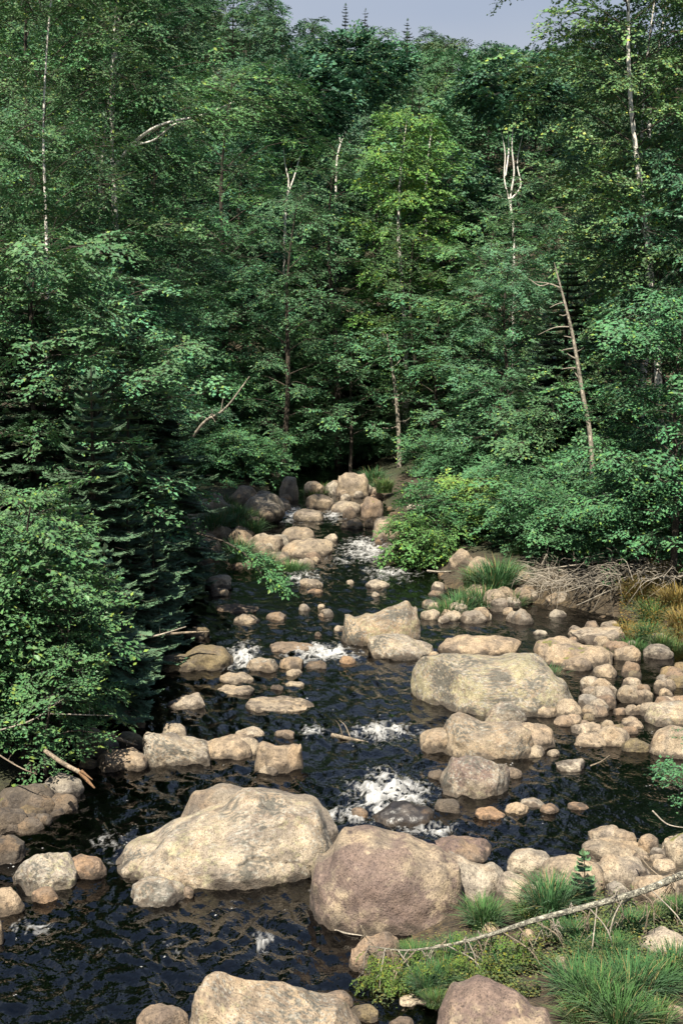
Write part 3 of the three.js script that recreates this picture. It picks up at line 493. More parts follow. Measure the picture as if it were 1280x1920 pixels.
// a flat fir frond one unit long towards +x
function frond(seed, { col = [0.052, 0.112, 0.060], tip = [0.095, 0.178, 0.088], shoots = 13, need = 0.058, per = 13, droop = 0.16, spread = 0.5 }) {
  const R = rng(seed), T = new Tris(), axis = (t) => V(t, -droop * Math.sin(t * 2.6), 0.02 * Math.sin(t * 6 + seed));
  stick(T, axis(0), axis(1), 0.010);
  const shoot = (a, b, young) => {
    const d = b.clone().sub(a), L = d.length(); d.normalize(); const s = V(-d.z, 0, d.x).normalize();
    stick(T, a, b, 0.006, [0.10, 0.07, 0.045]);
    const n = Math.max(4, Math.round(per * L / 0.28));
    for (let i = 0; i < n; i++) for (const w of [-1, 1]) {
      const t = (i + 0.5 * R()) / n, p = a.clone().addScaledVector(d, L * t), e = p.clone().addScaledVector(s, w * need).addScaledVector(d, need * 0.65).add(V(0, need * (0.15 + 0.45 * R()), 0)), q = p.clone().addScaledVector(d, 0.030);
      const y = clamp(young * 0.6 + t * 0.6 - 0.25 + 0.3 * R()), k = 0.75 + 0.5 * R(), c = [0, 1, 2].map((j) => lerp(col[j], tip[j], y) * k);
      T.tri(p, q, e, c, V(w * s.x * 0.3 + (R() - 0.5) * 0.3, 1, w * s.z * 0.3).normalize());
    }
  };
  for (let k = 0; k < shoots; k++) for (const w of [-1, 1]) {
    const t = 0.1 + 0.88 * (k + 0.3 * R()) / shoots, L = (spread * (1.02 - t) + 0.07) * (0.75 + 0.4 * R()), an = w * (0.78 + 0.2 * R()), p = axis(t), b = p.clone().add(V(Math.cos(an) * L, -0.05 * L + 0.1 * L * (R() - 0.5), Math.sin(an) * L));
    shoot(p, b, 0.3 + 0.5 * t);
    if (L > 0.24) for (const z of [0.4, 0.65]) { const m = p.clone().lerp(b, z), l2 = L * 0.42, a2 = an - w * 0.75; shoot(m, m.clone().add(V(Math.cos(a2) * l2, -0.02, Math.sin(a2) * l2)), 0.7); }
  }
  shoot(axis(0.85), axis(1.06), 1);
  return T.build();
}
const GREEN = { birch: [0.056, 0.146, 0.052], deep: [0.042, 0.126, 0.054], blue: [0.052, 0.142, 0.068], yellow: [0.078, 0.168, 0.042], bright: [0.066, 0.162, 0.052], far: [0.044, 0.122, 0.056] };
const many = (n, f) => Array.from({ length: n }, (_, i) => f(i));
const SPRAY = {
  birch: many(4, (i) => spray(100 + i, { col: GREEN.birch })),
  deep: many(4, (i) => spray(110 + i, { col: GREEN.deep, leafLen: 0.095, flat: 0.5 })),
  blue: many(4, (i) => spray(120 + i, { col: GREEN.blue, leafLen: 0.10, wide: 0.33, flat: 0.45, droop: 0.12 })),
  poplar: many(3, (i) => spray(130 + i, { col: GREEN.yellow, leafLen: 0.12, wide: 0.40, flat: 0.9, yellow: 0.12, twigs: 9, gap: 0.08 })),
  alder: many(4, (i) => spray(140 + i, { col: GREEN.bright, leafLen: 0.115, wide: 0.33, twigs: 10, gap: 0.075, flat: 0.55, droop: 0.12 })),
  aspen: many(3, (i) => spray(150 + i, { col: [0.062, 0.148, 0.066], leafLen: 0.095, wide: 0.42, flat: 0.9, yellow: 0.06 })),
  far: many(3, (i) => spray(160 + i, { col: GREEN.far, leafLen: 0.15, wide: 0.36, twigs: 10, gap: 0.085, flat: 0.7 })),
  fir: many(3, (i) => frond(170 + i, {})),
  farFir: many(2, (i) => frond(180 + i, { need: 0.11, per: 6, shoots: 10 })),
};

// ---------------------------------------------------------------- trees
const O = new THREE.Object3D(), Qm = new THREE.Matrix4();
function crown(list, geos, mat, parent, R, tint) {   // list of [position, direction, up jitter, scale]
  const m = new THREE.InstancedMesh(geos[Math.floor(R() * geos.length)], mat, list.length), C = new THREE.Color(), X = V(), Y = V(), Z = V();
  list.forEach(([p, d, j, s], i) => {
    X.copy(d).normalize(); Y.set((R() - 0.5) * j, 1, (R() - 0.5) * j); Z.crossVectors(X, Y).normalize(); Y.crossVectors(Z, X).normalize();
    Qm.makeBasis(X, Y, Z); O.matrix.copy(Qm).scale(V(s, s, R() < 0.5 ? s : -s)); O.matrix.setPosition(p); m.setMatrixAt(i, O.matrix);
    const k = 0.82 + 0.36 * R(); m.setColorAt(i, C.setRGB(tint[0] * k * (0.92 + 0.16 * R()), tint[1] * k, tint[2] * k));
  });
  shadows(m); m.name = 'crown'; m.userData.kind = 'stuff'; parent.add(m); return m;
}
function place(px, d) { const p = ahead(px, 600, d); p.y = groundY(p.x, p.z) - 0.05; return p; }
const topY = (py, d) => ahead(640, py, d).y;
let treeSeed = 3000, sprays = 0;
function broadleaf(name, label, s, group) {
  const R = rng(treeSeed++), base = place(s.px, s.d), H = Math.max(1.2, topY(s.top, s.d) - base.y), t = thing(name, label, s.cat ?? 'tree', base, group), wood = [], boughs = [], list = [];
  const lean = s.lean ?? [(R() - 0.5) * 0.1, (R() - 0.5) * 0.1], stems = s.stems ?? 1, cb = s.cb ?? 0.3, size = s.size ?? 0.85, r0 = s.r ?? 0.007 * H + 0.02, dens = s.dens ?? 1, mat = s.bark ?? M.bark;
  for (let q = 0; q < stems; q++) {
    const a0 = R() * 6.28, sp = stems > 1 ? (s.fan ?? 0.25) * (0.4 + R()) : 0, hh = H * (q ? 0.65 + 0.33 * R() : 1), b0 = V(Math.cos(a0), 0, Math.sin(a0)).multiplyScalar(stems > 1 ? 0.12 : 0), trunk = [];
    for (let i = 0; i <= 6; i++) { const u = i / 6; trunk.push(V(b0.x + (lean[0] + Math.cos(a0) * sp) * u * hh + 0.02 * hh * Math.sin(u * 7 + q) * u, u * hh * 0.97, b0.z + (lean[1] + Math.sin(a0) * sp) * u * hh + 0.02 * hh * Math.cos(u * 6 + q * 2) * u)); }
    const rr = stems > 1 ? r0 * 0.6 : r0; wood.push(tube(trunk, [rr * 1.25, rr, rr * 0.75, rr * 0.45, 0.012], 7, 14));
    const curve = new THREE.CatmullRomCurve3(trunk), limbs = Math.round((s.limbs ?? 26) * (q ? 0.6 : 1));
    for (let k = 0; k < limbs; k++) {
      const u = lerp(cb, 0.985, (k + R() * 0.8) / limbs), v = (u - cb) / (1 - cb), p = curve.getPoint(u), az = k * 2.4 + R() * 0.9 + a0;
      const L = (s.R / (stems > 1 ? 1.3 : 1)) * (0.30 + 0.95 * Math.pow(Math.sin(Math.PI * clamp(0.16 + v * 0.80)), 0.8)) * (0.62 + 0.55 * R()), rise = lerp(0.15, 0.95, v) + 0.3 * (R() - 0.5), dir = V(Math.cos(az), rise, Math.sin(az)).normalize();
      const e = p.clone().addScaledVector(dir, L).add(V(0, -0.16 * L, 0)), m = p.clone().lerp(e, 0.5).add(V((R() - 0.5) * 0.2 * L, 0.13 * L, (R() - 0.5) * 0.2 * L)); boughs.push(tube([p, m, e], [rr * 0.32 * (1 - 0.6 * u), 0.010, 0.004], 4, 5));
      const cl = new THREE.QuadraticBezierCurve3(p, m, e), n = Math.max(1, Math.round(dens * (0.9 + L * 0.85)));
      for (let i = 0; i < n; i++) {   // leaves hang in clumps with gaps between
        const w = n === 1 ? 0.8 : lerp(0.3, 0.95, (i + 0.3 + 0.4 * R()) / n), c0 = cl.getPoint(w).add(V((R() - 0.5) * 0.25 * L, (R() - 0.3) * 0.2 * L, (R() - 0.5) * 0.25 * L)), per = 3 + Math.floor(R() * 4), cs = 0.75 + 0.5 * R();
        for (let z = 0; z < per; z++) {
          const an = az + (z / per - 0.5) * 4.4 + (R() - 0.5) * 0.6, dr = V(Math.cos(an), 0.25 - 0.75 * R(), Math.sin(an));
          list.push([c0.clone().add(V((R() - 0.5) * 0.2 * size, (R() - 0.5) * 0.35 * size, (R() - 0.5) * 0.2 * size)), dr, s.jit ?? 1.3, size * cs * (0.55 + 0.45 * R())]);
        }
      }
    }
    list.push([curve.getPoint(0.97), V(R() - 0.5, 1, R() - 0.5), 0.5, size * 0.6]);
  }
  part('trunk', mergeGeometries(wood), mat, t); part('branches', mergeGeometries(boughs), M.bark, t, 'stuff');
  const R2 = rng(treeSeed * 7 + 5), lum = 0.78 + 0.5 * R2(), tint = (s.tint ?? [1, 1, 1]).map((c, i) => c * (s.cat ? 1 : lum * [0.82 + 0.34 * R2(), 1, 0.72 + 0.34 * R2()][i]));   // every tree has a green of its own
  sprays += list.length; crown(list, SPRAY[s.kind], M.leaf, t, R, tint);
  return t;
}
function conifer(name, label, s, group) {
  const R = rng(treeSeed++), base = place(s.px, s.d), H = Math.max(0.6, topY(s.top, s.d) - base.y), t = thing(name, label, 'tree', base, group), list = [], lean = s.lean ?? (R() - 0.5) * 0.04, Rb = s.R ?? H * 0.24, bare = s.bare ?? 0.05, gap = s.gap ?? 0.23;
  const trunk = [V(0, 0, 0), V(lean * H * 0.5, H * 0.5, 0), V(lean * H, H, 0)]; part('trunk', tube(trunk, [0.013 * H + 0.02, 0.008 * H + 0.01, 0.006], 7, 10), M.bark, t);
  for (let y = H * bare; y < H * 0.97; y += gap * (0.8 + 0.4 * R()) * lerp(1.1, 0.55, y / H)) {
    const v = y / H, L = Rb * Math.pow(1 - v, 0.85) * (0.8 + 0.3 * R()) + 0.10, n = s.n ?? 8, a0 = R() * 6.28;
    for (let k = 0; k < n; k++) {
      const az = a0 + k * 6.283 / n + (R() - 0.5) * 0.5, l = L * (s.rag ? 0.35 + 0.9 * R() : 0.72 + 0.42 * R()), dir = V(Math.cos(az), lerp(-0.22, 0.5, Math.pow(v, 1.6)) + 0.16 * (R() - 0.5), Math.sin(az)), p = V(lean * y, y, 0);
      if (l > 1.15) { list.push([p.clone().addScaledVector(dir, l * 0.12), dir, 0.25, l * 0.62]); list.push([p.clone().addScaledVector(dir, l * 0.45), V(dir.x, dir.y + 0.08, dir.z), 0.3, l * 0.55]); for (const w of [-0.6, 0.6]) list.push([p.clone().addScaledVector(dir, l * (0.3 + 0.2 * R())), V(dir.x * Math.cos(w) - dir.z * Math.sin(w), dir.y, dir.x * Math.sin(w) + dir.z * Math.cos(w)), 0.3, l * 0.42]); }
      else list.push([p, dir, 0.25, l]);
    }
  }
  list.push([V(lean * H, H * 0.955, 0), V(0.05, 1, 0.02), 0.2, Math.min(0.4, H * 0.05)]);
  sprays += list.length; crown(list, SPRAY[s.kind ?? 'fir'], M.needle, t, R, s.tint ?? [1, 1, 1]);
  return t;
}

// the left bank
broadleaf('alder_shrub', 'bright green leafy shrub spreading over the foreground left bank', { px: 15, d: 16.0, top: 925, R: 0.85, kind: 'alder', stems: 6, fan: 0.17, cb: 0.16, limbs: 22, size: 0.62, cat: 'shrub' });
broadleaf('alder_shrub', 'lower leafy shrub hanging to the water at the left edge', { px: 55, d: 15.6, top: 1130, R: 0.62, kind: 'alder', stems: 5, fan: 0.22, cb: 0.25, limbs: 15, size: 0.55, cat: 'shrub', tint: [0.9, 0.95, 1] });
broadleaf('alder_shrub', 'shrub cut by the left edge behind the bright green one', { px: -90, d: 16.2, top: 1000, R: 1.3, kind: 'alder', stems: 5, fan: 0.3, cb: 0.1, limbs: 18, size: 0.65, cat: 'shrub', tint: [0.85, 0.95, 1] });
broadleaf('birch_tree', 'leaning birch with a pale lower stem behind the left shrub', { px: 55, d: 25, top: -250, R: 2.0, kind: 'birch', bark: M.birch, cb: 0.16, limbs: 48, r: 0.038, lean: [0.05, -0.05] });
broadleaf('birch_tree', 'tall birch at upper left with two straight spotted stems', { px: 165, d: 31, top: -260, R: 2.6, size: 1.0, kind: 'birch', bark: M.birch, stems: 2, fan: 0.04, cb: 0.28, limbs: 46, r: 0.10, dens: 1.1 });
const armTree = broadleaf('birch_tree', 'upper left birch with a pale limb reaching right', { px: 215, d: 30, top: -180, R: 2.4, size: 1.0, kind: 'birch', bark: M.birch, cb: 0.35, limbs: 40, r: 0.07, lean: [0.02, 0] });
{ // the pale limb that reaches over to the right
  const b = armTree.position, q = (px, py, d) => ahead(px, py, d).sub(b);
  part('limb', tube([q(214, 315, 29.9), q(258, 262, 29), q(300, 235, 28.4), q(385, 214, 27.6), q(440, 190, 27.4)], [0.045, 0.034, 0.022, 0.006], 7, 24), M.birch, armTree);
  part('limb', tube([q(255, 272, 29), q(290, 262, 28.6), q(330, 232, 28.2), q(372, 226, 28)], [0.022, 0.018, 0.005], 6, 18), M.birch, armTree);
  const R = rng(61), list = many(70, (k) => { const u = R(), p = q(lerp(300, 550, u), 130 + 100 * R() + 20 * u, 28 - 1.2 * R()); return [p, V(1, -0.1 - 0.3 * R(), (R() - 0.4) * 1.6), 0.9, 0.6 + 0.45 * R()]; });
  crown(list, SPRAY.birch, M.leaf, armTree, R, [1.1, 1.08, 0.9]);
}
for (const [px, d, top, R, label] of [
  [165, 19.8, 690, 1.25, 'young fir with stepped fronds left of centre on the left bank'], [235, 21.8, 715, 1.2, 'young fir leaning over the water next to the stepped one'], [255, 23.2, 790, 0.95, 'small fir nearest the sunlit far bar on the left bank'],
  [120, 18.2, 900, 1.1, 'short fir behind the bright green shrub'], [225, 20.0, 930, 0.95, 'low fir with fronds almost touching the stream'], [275, 21.0, 990, 0.75, 'knee-high fir drooping over the left waterline'], [190, 17.8, 1020, 0.9, 'low fir between the shrub and the shaded grey slab'],
  [60, 22, 520, 1.9, 'dark fir in the shade at far left'], [255, 25.5, 560, 1.7, 'dark taller fir behind the stepped young fir'], [-130, 22.5, 600, 1.7, 'dark fir cut by the left edge'],
]) conifer('fir_tree', label, { px, d, top, R });
for (const [px, d, top, R, kind, label, tint] of [
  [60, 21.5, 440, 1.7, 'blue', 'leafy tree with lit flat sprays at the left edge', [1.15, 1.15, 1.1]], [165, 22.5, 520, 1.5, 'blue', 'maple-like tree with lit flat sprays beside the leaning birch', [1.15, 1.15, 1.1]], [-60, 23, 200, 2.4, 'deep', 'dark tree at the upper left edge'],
  [215, 29.5, 380, 1.9, 'deep', 'deep green tree behind the young firs'], [225, 28, 520, 1.5, 'deep', 'rounded tree overhanging the left bank by the dead forked branch'], [345, 43, 400, 2.2, 'blue', 'bluish tree left of the dark gap'],
  [435, 45.5, 490, 1.9, 'blue', 'rounded bluish tree leaning toward the far bend'], [505, 47, 600, 1.7, 'blue', 'low bushy tree above the far left bend'], [385, 43, 670, 1.5, 'blue', 'bushy tree overhanging the sunlit left bar'], [290, 42, 150, 3.0, 'birch', 'birch crown filling the upper left behind the pale limb'],
  [410, 46, 110, 3.0, 'birch', 'tall rounded crown right of the pale limb'], [90, 34, -120, 2.8, 'birch', 'tall dark crown in the top left corner'], [220, 44, -160, 3.2, 'deep', 'tall crown behind the two spotted stems'], [455, 50, 255, 2.2, 'blue', 'leafy crown left of the forked white birch'], [215, 28, 740, 1.1, 'deep', 'shrubby tree behind the dead forked branch'],
  [225, 25, 880, 0.9, 'deep', 'low leafy bush behind the small firs'], [315, 41, 790, 1.3, 'blue', 'leafy bush hanging over the far left bar'],
]) broadleaf('leafy_tree', label, { px, d, top, R, kind, tint, cb: d > 24 && d < 31 ? 0.24 : 0.12, limbs: 30 });
// the dark gap and the middle
for (const [px, d, top, R, label] of [[612, 48, 560, 1.9, 'dark fir in the gap beside the far domed boulder'], [665, 49, 580, 1.7, 'dark fir behind the lower dead snag'], [722, 48, 430, 1.2, 'slim fir in front of the yellow-green poplar'], [560, 50, 480, 2.0, 'dark fir behind the bushy far-left trees'], [845, 47, 520, 1.5, 'dark fir right of the yellow-green poplar'], [1060, 33, 470, 1.8, 'fir behind the leaning bare snag'], [1130, 31, 560, 1.5, 'fir to the right of the leaning bare snag'], [900, 40, 640, 1.3, 'small fir among the right-hand trees'], [1010, 36, 640, 1.4, 'fir with layered branches left of the leaning bare snag']]) conifer('fir_tree', label, { px, d, top, R });
broadleaf('poplar_tree', 'yellow-green poplar standing tall in the centre', { px: 760, d: 47, top: 205, R: 1.9, kind: 'poplar', cb: 0.2, limbs: 46, size: 0.9, bark: M.birch, r: 0.10 });
broadleaf('poplar_tree', 'second yellow-green crown right behind the central poplar', { px: 815, d: 49.5, top: 210, R: 1.3, kind: 'poplar', cb: 0.5, limbs: 22, size: 0.85, bark: M.birch, tint: [0.85, 0.95, 0.95] });
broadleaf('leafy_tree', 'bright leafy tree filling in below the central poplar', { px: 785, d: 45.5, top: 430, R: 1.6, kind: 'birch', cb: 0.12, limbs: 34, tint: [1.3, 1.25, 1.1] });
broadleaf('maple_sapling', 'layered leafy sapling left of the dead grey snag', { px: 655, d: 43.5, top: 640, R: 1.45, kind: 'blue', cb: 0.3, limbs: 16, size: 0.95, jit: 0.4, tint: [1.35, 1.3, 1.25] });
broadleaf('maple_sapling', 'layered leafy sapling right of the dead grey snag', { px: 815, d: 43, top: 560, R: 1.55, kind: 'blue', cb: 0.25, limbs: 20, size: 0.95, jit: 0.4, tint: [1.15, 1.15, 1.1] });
for (const [px, d, top, R, kind, label, tint] of [
  [900, 43, 420, 2.0, 'blue', 'leafy tree right of the central poplar', [1.1, 1.1, 1.05]], [960, 39, 480, 1.9, 'blue', 'bluish leafy tree above the orange-capped rock', [1.1, 1.1, 1.1]], [1030, 45, 400, 1.8, 'deep', 'leafy tree below the white birch clump'], [950, 46.5, 345, 1.7, 'blue', 'leafy tree hiding the foot of the white birch clump'], [528, 43, 352, 1.8, 'deep', 'leafy tree hiding the foot of the forked white birch'], [634, 46, 262, 1.6, 'deep', 'leafy tree hiding the foot of the pale forked birch'], [845, 53, 345, 1.6, 'blue', 'pale crown behind the central poplar, to its right'],
  [1165, 34, 330, 1.7, 'aspen', 'leafy tree behind the leaning bare snag'], [1245, 27.5, 440, 1.25, 'aspen', 'leafy tree with hanging sprays at the right bank'], [1275, 24, 560, 1.5, 'blue', 'leafy tree at the right edge above the shrubs'], [1240, 29, 250, 2.0, 'aspen', 'aspen crown at the right edge, middle height'], [930, 37, 720, 1.4, 'blue', 'bushy tree over the orange-capped rock'], [1040, 31, 760, 1.1, 'blue', 'bush at the foot of the leaning bare snag'], [1330, 27, 300, 2.2, 'deep', 'tree just beyond the right edge'],
  [700, 55, 345, 1.9, 'deep', 'rounded crown left of the central poplar'], [592, 53, 330, 1.7, 'deep', 'rounded dark crown above the dark gap'],
]) broadleaf('leafy_tree', label, { px, d, top, R, kind, tint, cb: 0.14, limbs: 30 });
broadleaf('aspen_tree', 'tall aspen with a white stem in the upper right corner', { px: 1255, d: 27.5, top: -330, R: 2.2, kind: 'aspen', bark: M.birch, cb: 0.42, limbs: 46, r: 0.075, lean: [-0.08, 0] });
broadleaf('aspen_tree', 'tall aspen whose crown edge stands against the sky at right', { px: 1195, d: 32, top: -150, R: 1.7, kind: 'aspen', bark: M.birch, cb: 0.30, limbs: 44, r: 0.08 });
broadleaf('aspen_tree', 'slim aspen between the two tall ones on the right', { px: 1235, d: 30, top: -60, R: 1.6, kind: 'aspen', bark: M.birch, cb: 0.4, limbs: 34, r: 0.06, lean: [-0.04, 0] });
for (const [px, d, top, R, label, tint] of [
  [985, 30.5, 905, 1.0, 'rounded shrub at the left end of the right-bank thicket'], [1050, 29, 870, 1.15, 'dense shrub above the brush pile'], [1125, 27.8, 845, 1.2, 'dense shrub in the middle of the right-bank thicket'], [1200, 26.5, 850, 1.2, 'dense shrub behind the pale dead branches'], [1275, 25.2, 860, 1.2, 'shrub of the thicket cut by the right edge'], [1090, 26.3, 945, 0.9, 'low shrub directly behind the brush pile'], [1180, 25.3, 945, 0.9, 'low shrub at the right of the brush pile'], [1000, 28, 970, 0.8, 'low shrub above the thick grass tufts'],
  [935, 32, 965, 0.7, 'bush below the orange-capped rock'], [840, 29.3, 915, 0.62, 'lone bush at the water edge below the mossy boulder', [0.8, 1, 1]], [800, 28.5, 1010, 0.34, 'small bush dipping into the far riffle', [1.1, 1.1, 0.8]], [900, 30, 985, 0.7, 'yellowing bush on the right bank', [1.5, 1.2, 0.7]], [860, 37, 900, 0.9, 'bush behind the orange-capped rock'], [700, 47, 845, 1.0, 'dark bush behind the far domed boulder, right side'], [630, 48, 850, 1.0, 'dark bush behind the far domed boulder, left side'], [560, 47, 840, 1.0, 'dark bush behind the tall pale far rock'], [795, 45, 850, 0.8, 'bush at the foot of the dead grey snag'], [440, 45, 835, 1.1, 'bush at the far left bend'], [490, 46, 835, 1.2, 'bush in the shade behind the far left bend'], [530, 45, 845, 1.0, 'bush filling the gap behind the tall pale far rock'], [390, 40, 835, 1.0, 'bush above the sunlit far left bar'], [438, 40.5, 845, 0.85, 'low bush right above the sunlit far left bar'], [484, 41.5, 858, 0.75, 'low bush beside the tall pale far rock'], [600, 46.5, 850, 1.0, 'bush in the hollow behind the far pale round rock'], [810, 40, 905, 0.6, 'low bush right of the dead grey snag'],
]) broadleaf('leafy_shrub', label, { px, d, top, R, kind: 'alder', stems: 5, fan: 0.3, cb: 0.08, limbs: 14, size: 0.62, cat: 'shrub', tint: tint ?? [0.82, 0.98, 1.1] });
broadleaf('leafy_shrub', 'leafy twig poking in at the right edge above dark water', { px: 1330, d: 14.4, top: 1365, R: 0.34, kind: 'alder', stems: 3, fan: 0.3, cb: 0.2, limbs: 8, size: 0.35, cat: 'shrub', tint: [0.75, 0.95, 1.1] });
function whiteBirch(label, d, stems, [cx, cy, rx, ry], seed, n) {
  const foot = ahead(stems[0][0][0], stems[0][0][1], d), base = foot.clone(); base.y = groundY(base.x, base.z) - 0.05;
  const t = thing('white_birch', label, 'tree', base), q = (px, py, dz = 0) => ahead(px, py, d + dz).sub(base), R = rng(seed), list = [];
  stems.forEach((st, k) => part('stem', tube([...(k ? [] : [V(0, 0, 0)]), ...st.map(([x, y], i) => q(x, y, k * 0.25 * i / st.length))], k ? [0.030, 0.026, 0.018, 0.006] : [0.045, 0.042, 0.034, 0.024, 0.008], 7, 24), M.birch, t));
  for (let k = 0; k < n; k++) { const u = V(R() * 2 - 1, R() * 2 - 1, R() * 2 - 1); if (u.lengthSq() > 1) { k--; continue; } list.push([q(cx + u.x * rx, cy + u.y * ry, u.z * rx / FPX * d), V(u.x + 0.4 * (R() - 0.5), -0.2 + 0.5 * u.y * -1, u.z), 1.2, 0.7 + 0.5 * R()]); }
  crown(list, SPRAY.far, M.leaf, t, R, [0.85, 0.95, 1.05]);
}
whiteBirch('clump of bright white birch stems on the slope at right', 51, [[[962, 430], [956, 375], [963, 325], [959, 270], [966, 200]], [[956, 385], [945, 335], [946, 285], [934, 225]], [[957, 374], [975, 350], [969, 305], [982, 240]], [[947, 330], [953, 280], [949, 220]]], [955, 168, 70, 42], 91, 200);
whiteBirch('forked white birch on the slope left of centre', 50, [[[534, 420], [538, 375], [541, 340], [534, 305], [531, 270]], [[539, 366], [552, 330], [562, 295], [578, 255]]], [560, 190, 80, 55], 92, 240);
whiteBirch('pale forked birch on the slope above the dark gap', 55, [[[630, 330], [634, 285], [648, 245], [664, 205]], [[638, 275], [636, 240], [642, 205]]], [655, 128, 85, 50], 93, 240);
// the wooded hill behind
{
  const R = rng(4242); let n = 0; const ridge = [[-200, -80], [480, -30], [620, 20], [720, 66], [800, 82], [880, 98], [960, 115], [1030, 112], [1130, 60], [1500, -60]];
  const ridgeY = (px) => { for (let i = 1; i < ridge.length; i++) if (px < ridge[i][0]) return lerp(ridge[i - 1][1], ridge[i][1], (px - ridge[i - 1][0]) / (ridge[i][0] - ridge[i - 1][0])); return -60; };
  for (let d = 52; d < 215; d *= 1.062) {
    const half = 0.262 * d + 3, step = 3.6 + 0.020 * d;
    for (let x = -half + R() * step; x < half; x += step * (0.75 + 0.5 * R())) {
      const px = 640 + x / d * FPX * 1.01, where = px < 300 ? 'behind the two spotted birch stems' : px < 520 ? 'right of the pale birch limb' : px < 700 ? 'above the dark gap' : px < 860 ? 'behind the central poplar' : px < 1040 ? 'near the white birch clump' : 'behind the tall aspens', dd = d * (1 + 0.05 * (R() - 0.5)), p = place(px, dd), con = R() < 0.24, far = dd > 120;
      if ((px > 1130 && dd > 90) || (Math.abs(px - 955) < 105 && dd < 74) || (Math.abs(px - 545) < 34 && dd < 60) || (Math.abs(px - 645) < 34 && dd < 70)) continue;
      const want = con ? 7 + 3.5 * R() : (dd < 75 ? 6 : 6.5) + 3 * R(), room = topY(ridgeY(px) + 46 * (R() - 0.45), dd) - p.y, h = Math.min(want, room), top = V(0, p.y + h - EYE, -dd), py = 960 - FPX * top.dot(CU) / top.dot(CF);
      if (h < 2.5) continue;
      if (con) conifer('hill_spruce', (far ? 'distant spruce high on the wooded hill ' : 'dark spruce on the lower wooded slope ') + where, { px, d: dd, top: py, R: 1.7, rag: 1, kind: 'farFir', gap: 0.5, n: 6, tint: [0.9, 0.95, 1] }, (far ? 'spruces high on the hill ' : 'spruces on the lower slope ') + where);
      else { const t = 0.72 + 0.42 * R(), y = R() < 0.15 ? 1.3 : 1; broadleaf('hill_tree', (far ? 'distant leafy tree high on the wooded hill ' : 'leafy tree on the lower wooded slope ') + where, { px, d: dd, top: py, R: 2.2 + 0.8 * R(), kind: 'far', cb: 0.18, limbs: far ? 18 : 24, size: far ? 1.5 : 1.25, dens: far ? 0.55 : 0.75, tint: [t * y, t, t] }, (far ? 'leafy trees high on the hill ' : 'leafy trees on the lower slope ') + where); }
      n++;
    }
  }
}
for (const [px, d, top, label] of [[645, 190, 4, 'thin spruce spire on the skyline, leftmost of the three'], [682, 190, 14, 'forked spruce tip on the skyline in the middle'], [760, 195, 34, 'broad spruce tip on the skyline, rightmost of the three']]) conifer('skyline_spruce', label, { px, d, top, R: 2.2, rag: 1, kind: 'farFir', gap: 0.55, n: 6, tint: [0.7, 0.75, 0.8] });

// ---------------------------------------------------------------- dead wood
function branchy(pts, radii, mat, parent, name = 'stem') { return part(name, tube(pts, radii, 8, 30), mat, parent); }
{
  const b = ahead(748, 915, 43); b.y = groundY(b.x, b.z); const q = (px, py, dz = 0) => ahead(px, py, 43 + dz).sub(b);
  const t = thing('dead_snag', 'grey dead snag with a broken top in the centre', 'dead tree', b);
  branchy([V(0, -0.1, 0), q(748, 830), q(742, 740), q(733, 680), q(725, 626)], [0.08, 0.07, 0.055, 0.04, 0.018], M.deadPale, t);
  for (const [x0, y0, x1, y1, dz] of [[748, 798, 716, 802, 0.5], [750, 790, 770, 782, -0.3], [744, 760, 735, 752, 0.3], [745, 742, 760, 728, 0.2], [733, 690, 752, 672, 0.3], [726, 640, 717, 624, 0], [728, 648, 737, 636, 0.2], [748, 850, 762, 842, 0.3], [749, 862, 738, 856, 0.3]]) part('branch', tube([q(x0, y0), q((x0 + x1) / 2, (y0 + y1) / 2 + 3, dz / 2), q(x1, y1, dz)], [0.022, 0.014, 0.006], 5, 8), M.deadPale, t);
}
{
  const b = ahead(1112, 880, 27); b.y = groundY(b.x, b.z); const q = (px, py, dz = 0) => ahead(px, py, 27 + dz).sub(b);
  const t = thing('dead_snag', 'leaning bare pale snag on the right with stubs of branches', 'dead tree', b);
  branchy([V(0, -0.1, 0), q(1107, 830), q(1090, 730), q(1072, 625), q(1052, 545), q(1038, 492)], [0.052, 0.046, 0.040, 0.032, 0.022, 0.008], M.deadPale, t);
  for (const [x0, y0, xm, ym, x1, y1, dz] of [[1050, 540, 1030, 532, 1000, 528, 0.3], [1030, 532, 1012, 536, 990, 522, 0.4], [1060, 567, 1045, 570, 1030, 577, 0.2], [1070, 613, 1040, 614, 1008, 628, 0.4], [1073, 634, 1066, 632, 1056, 630, 0.1], [1076, 653, 1062, 655, 1050, 658, 0.2], [1078, 672, 1070, 668, 1062, 662, 0.1], [1080, 660, 1088, 656, 1093, 652, -0.2], [1062, 590, 1056, 592, 1048, 590, 0.1], [1085, 710, 1078, 700, 1072, 690, 0.1], [1078, 690, 1066, 690, 1052, 692, 0.2]]) part('branch', tube([q(x0, y0), q(xm, ym, dz / 2), q(x1, y1, dz)], [0.018, 0.012, 0.005], 5, 8), M.deadPale, t);
}
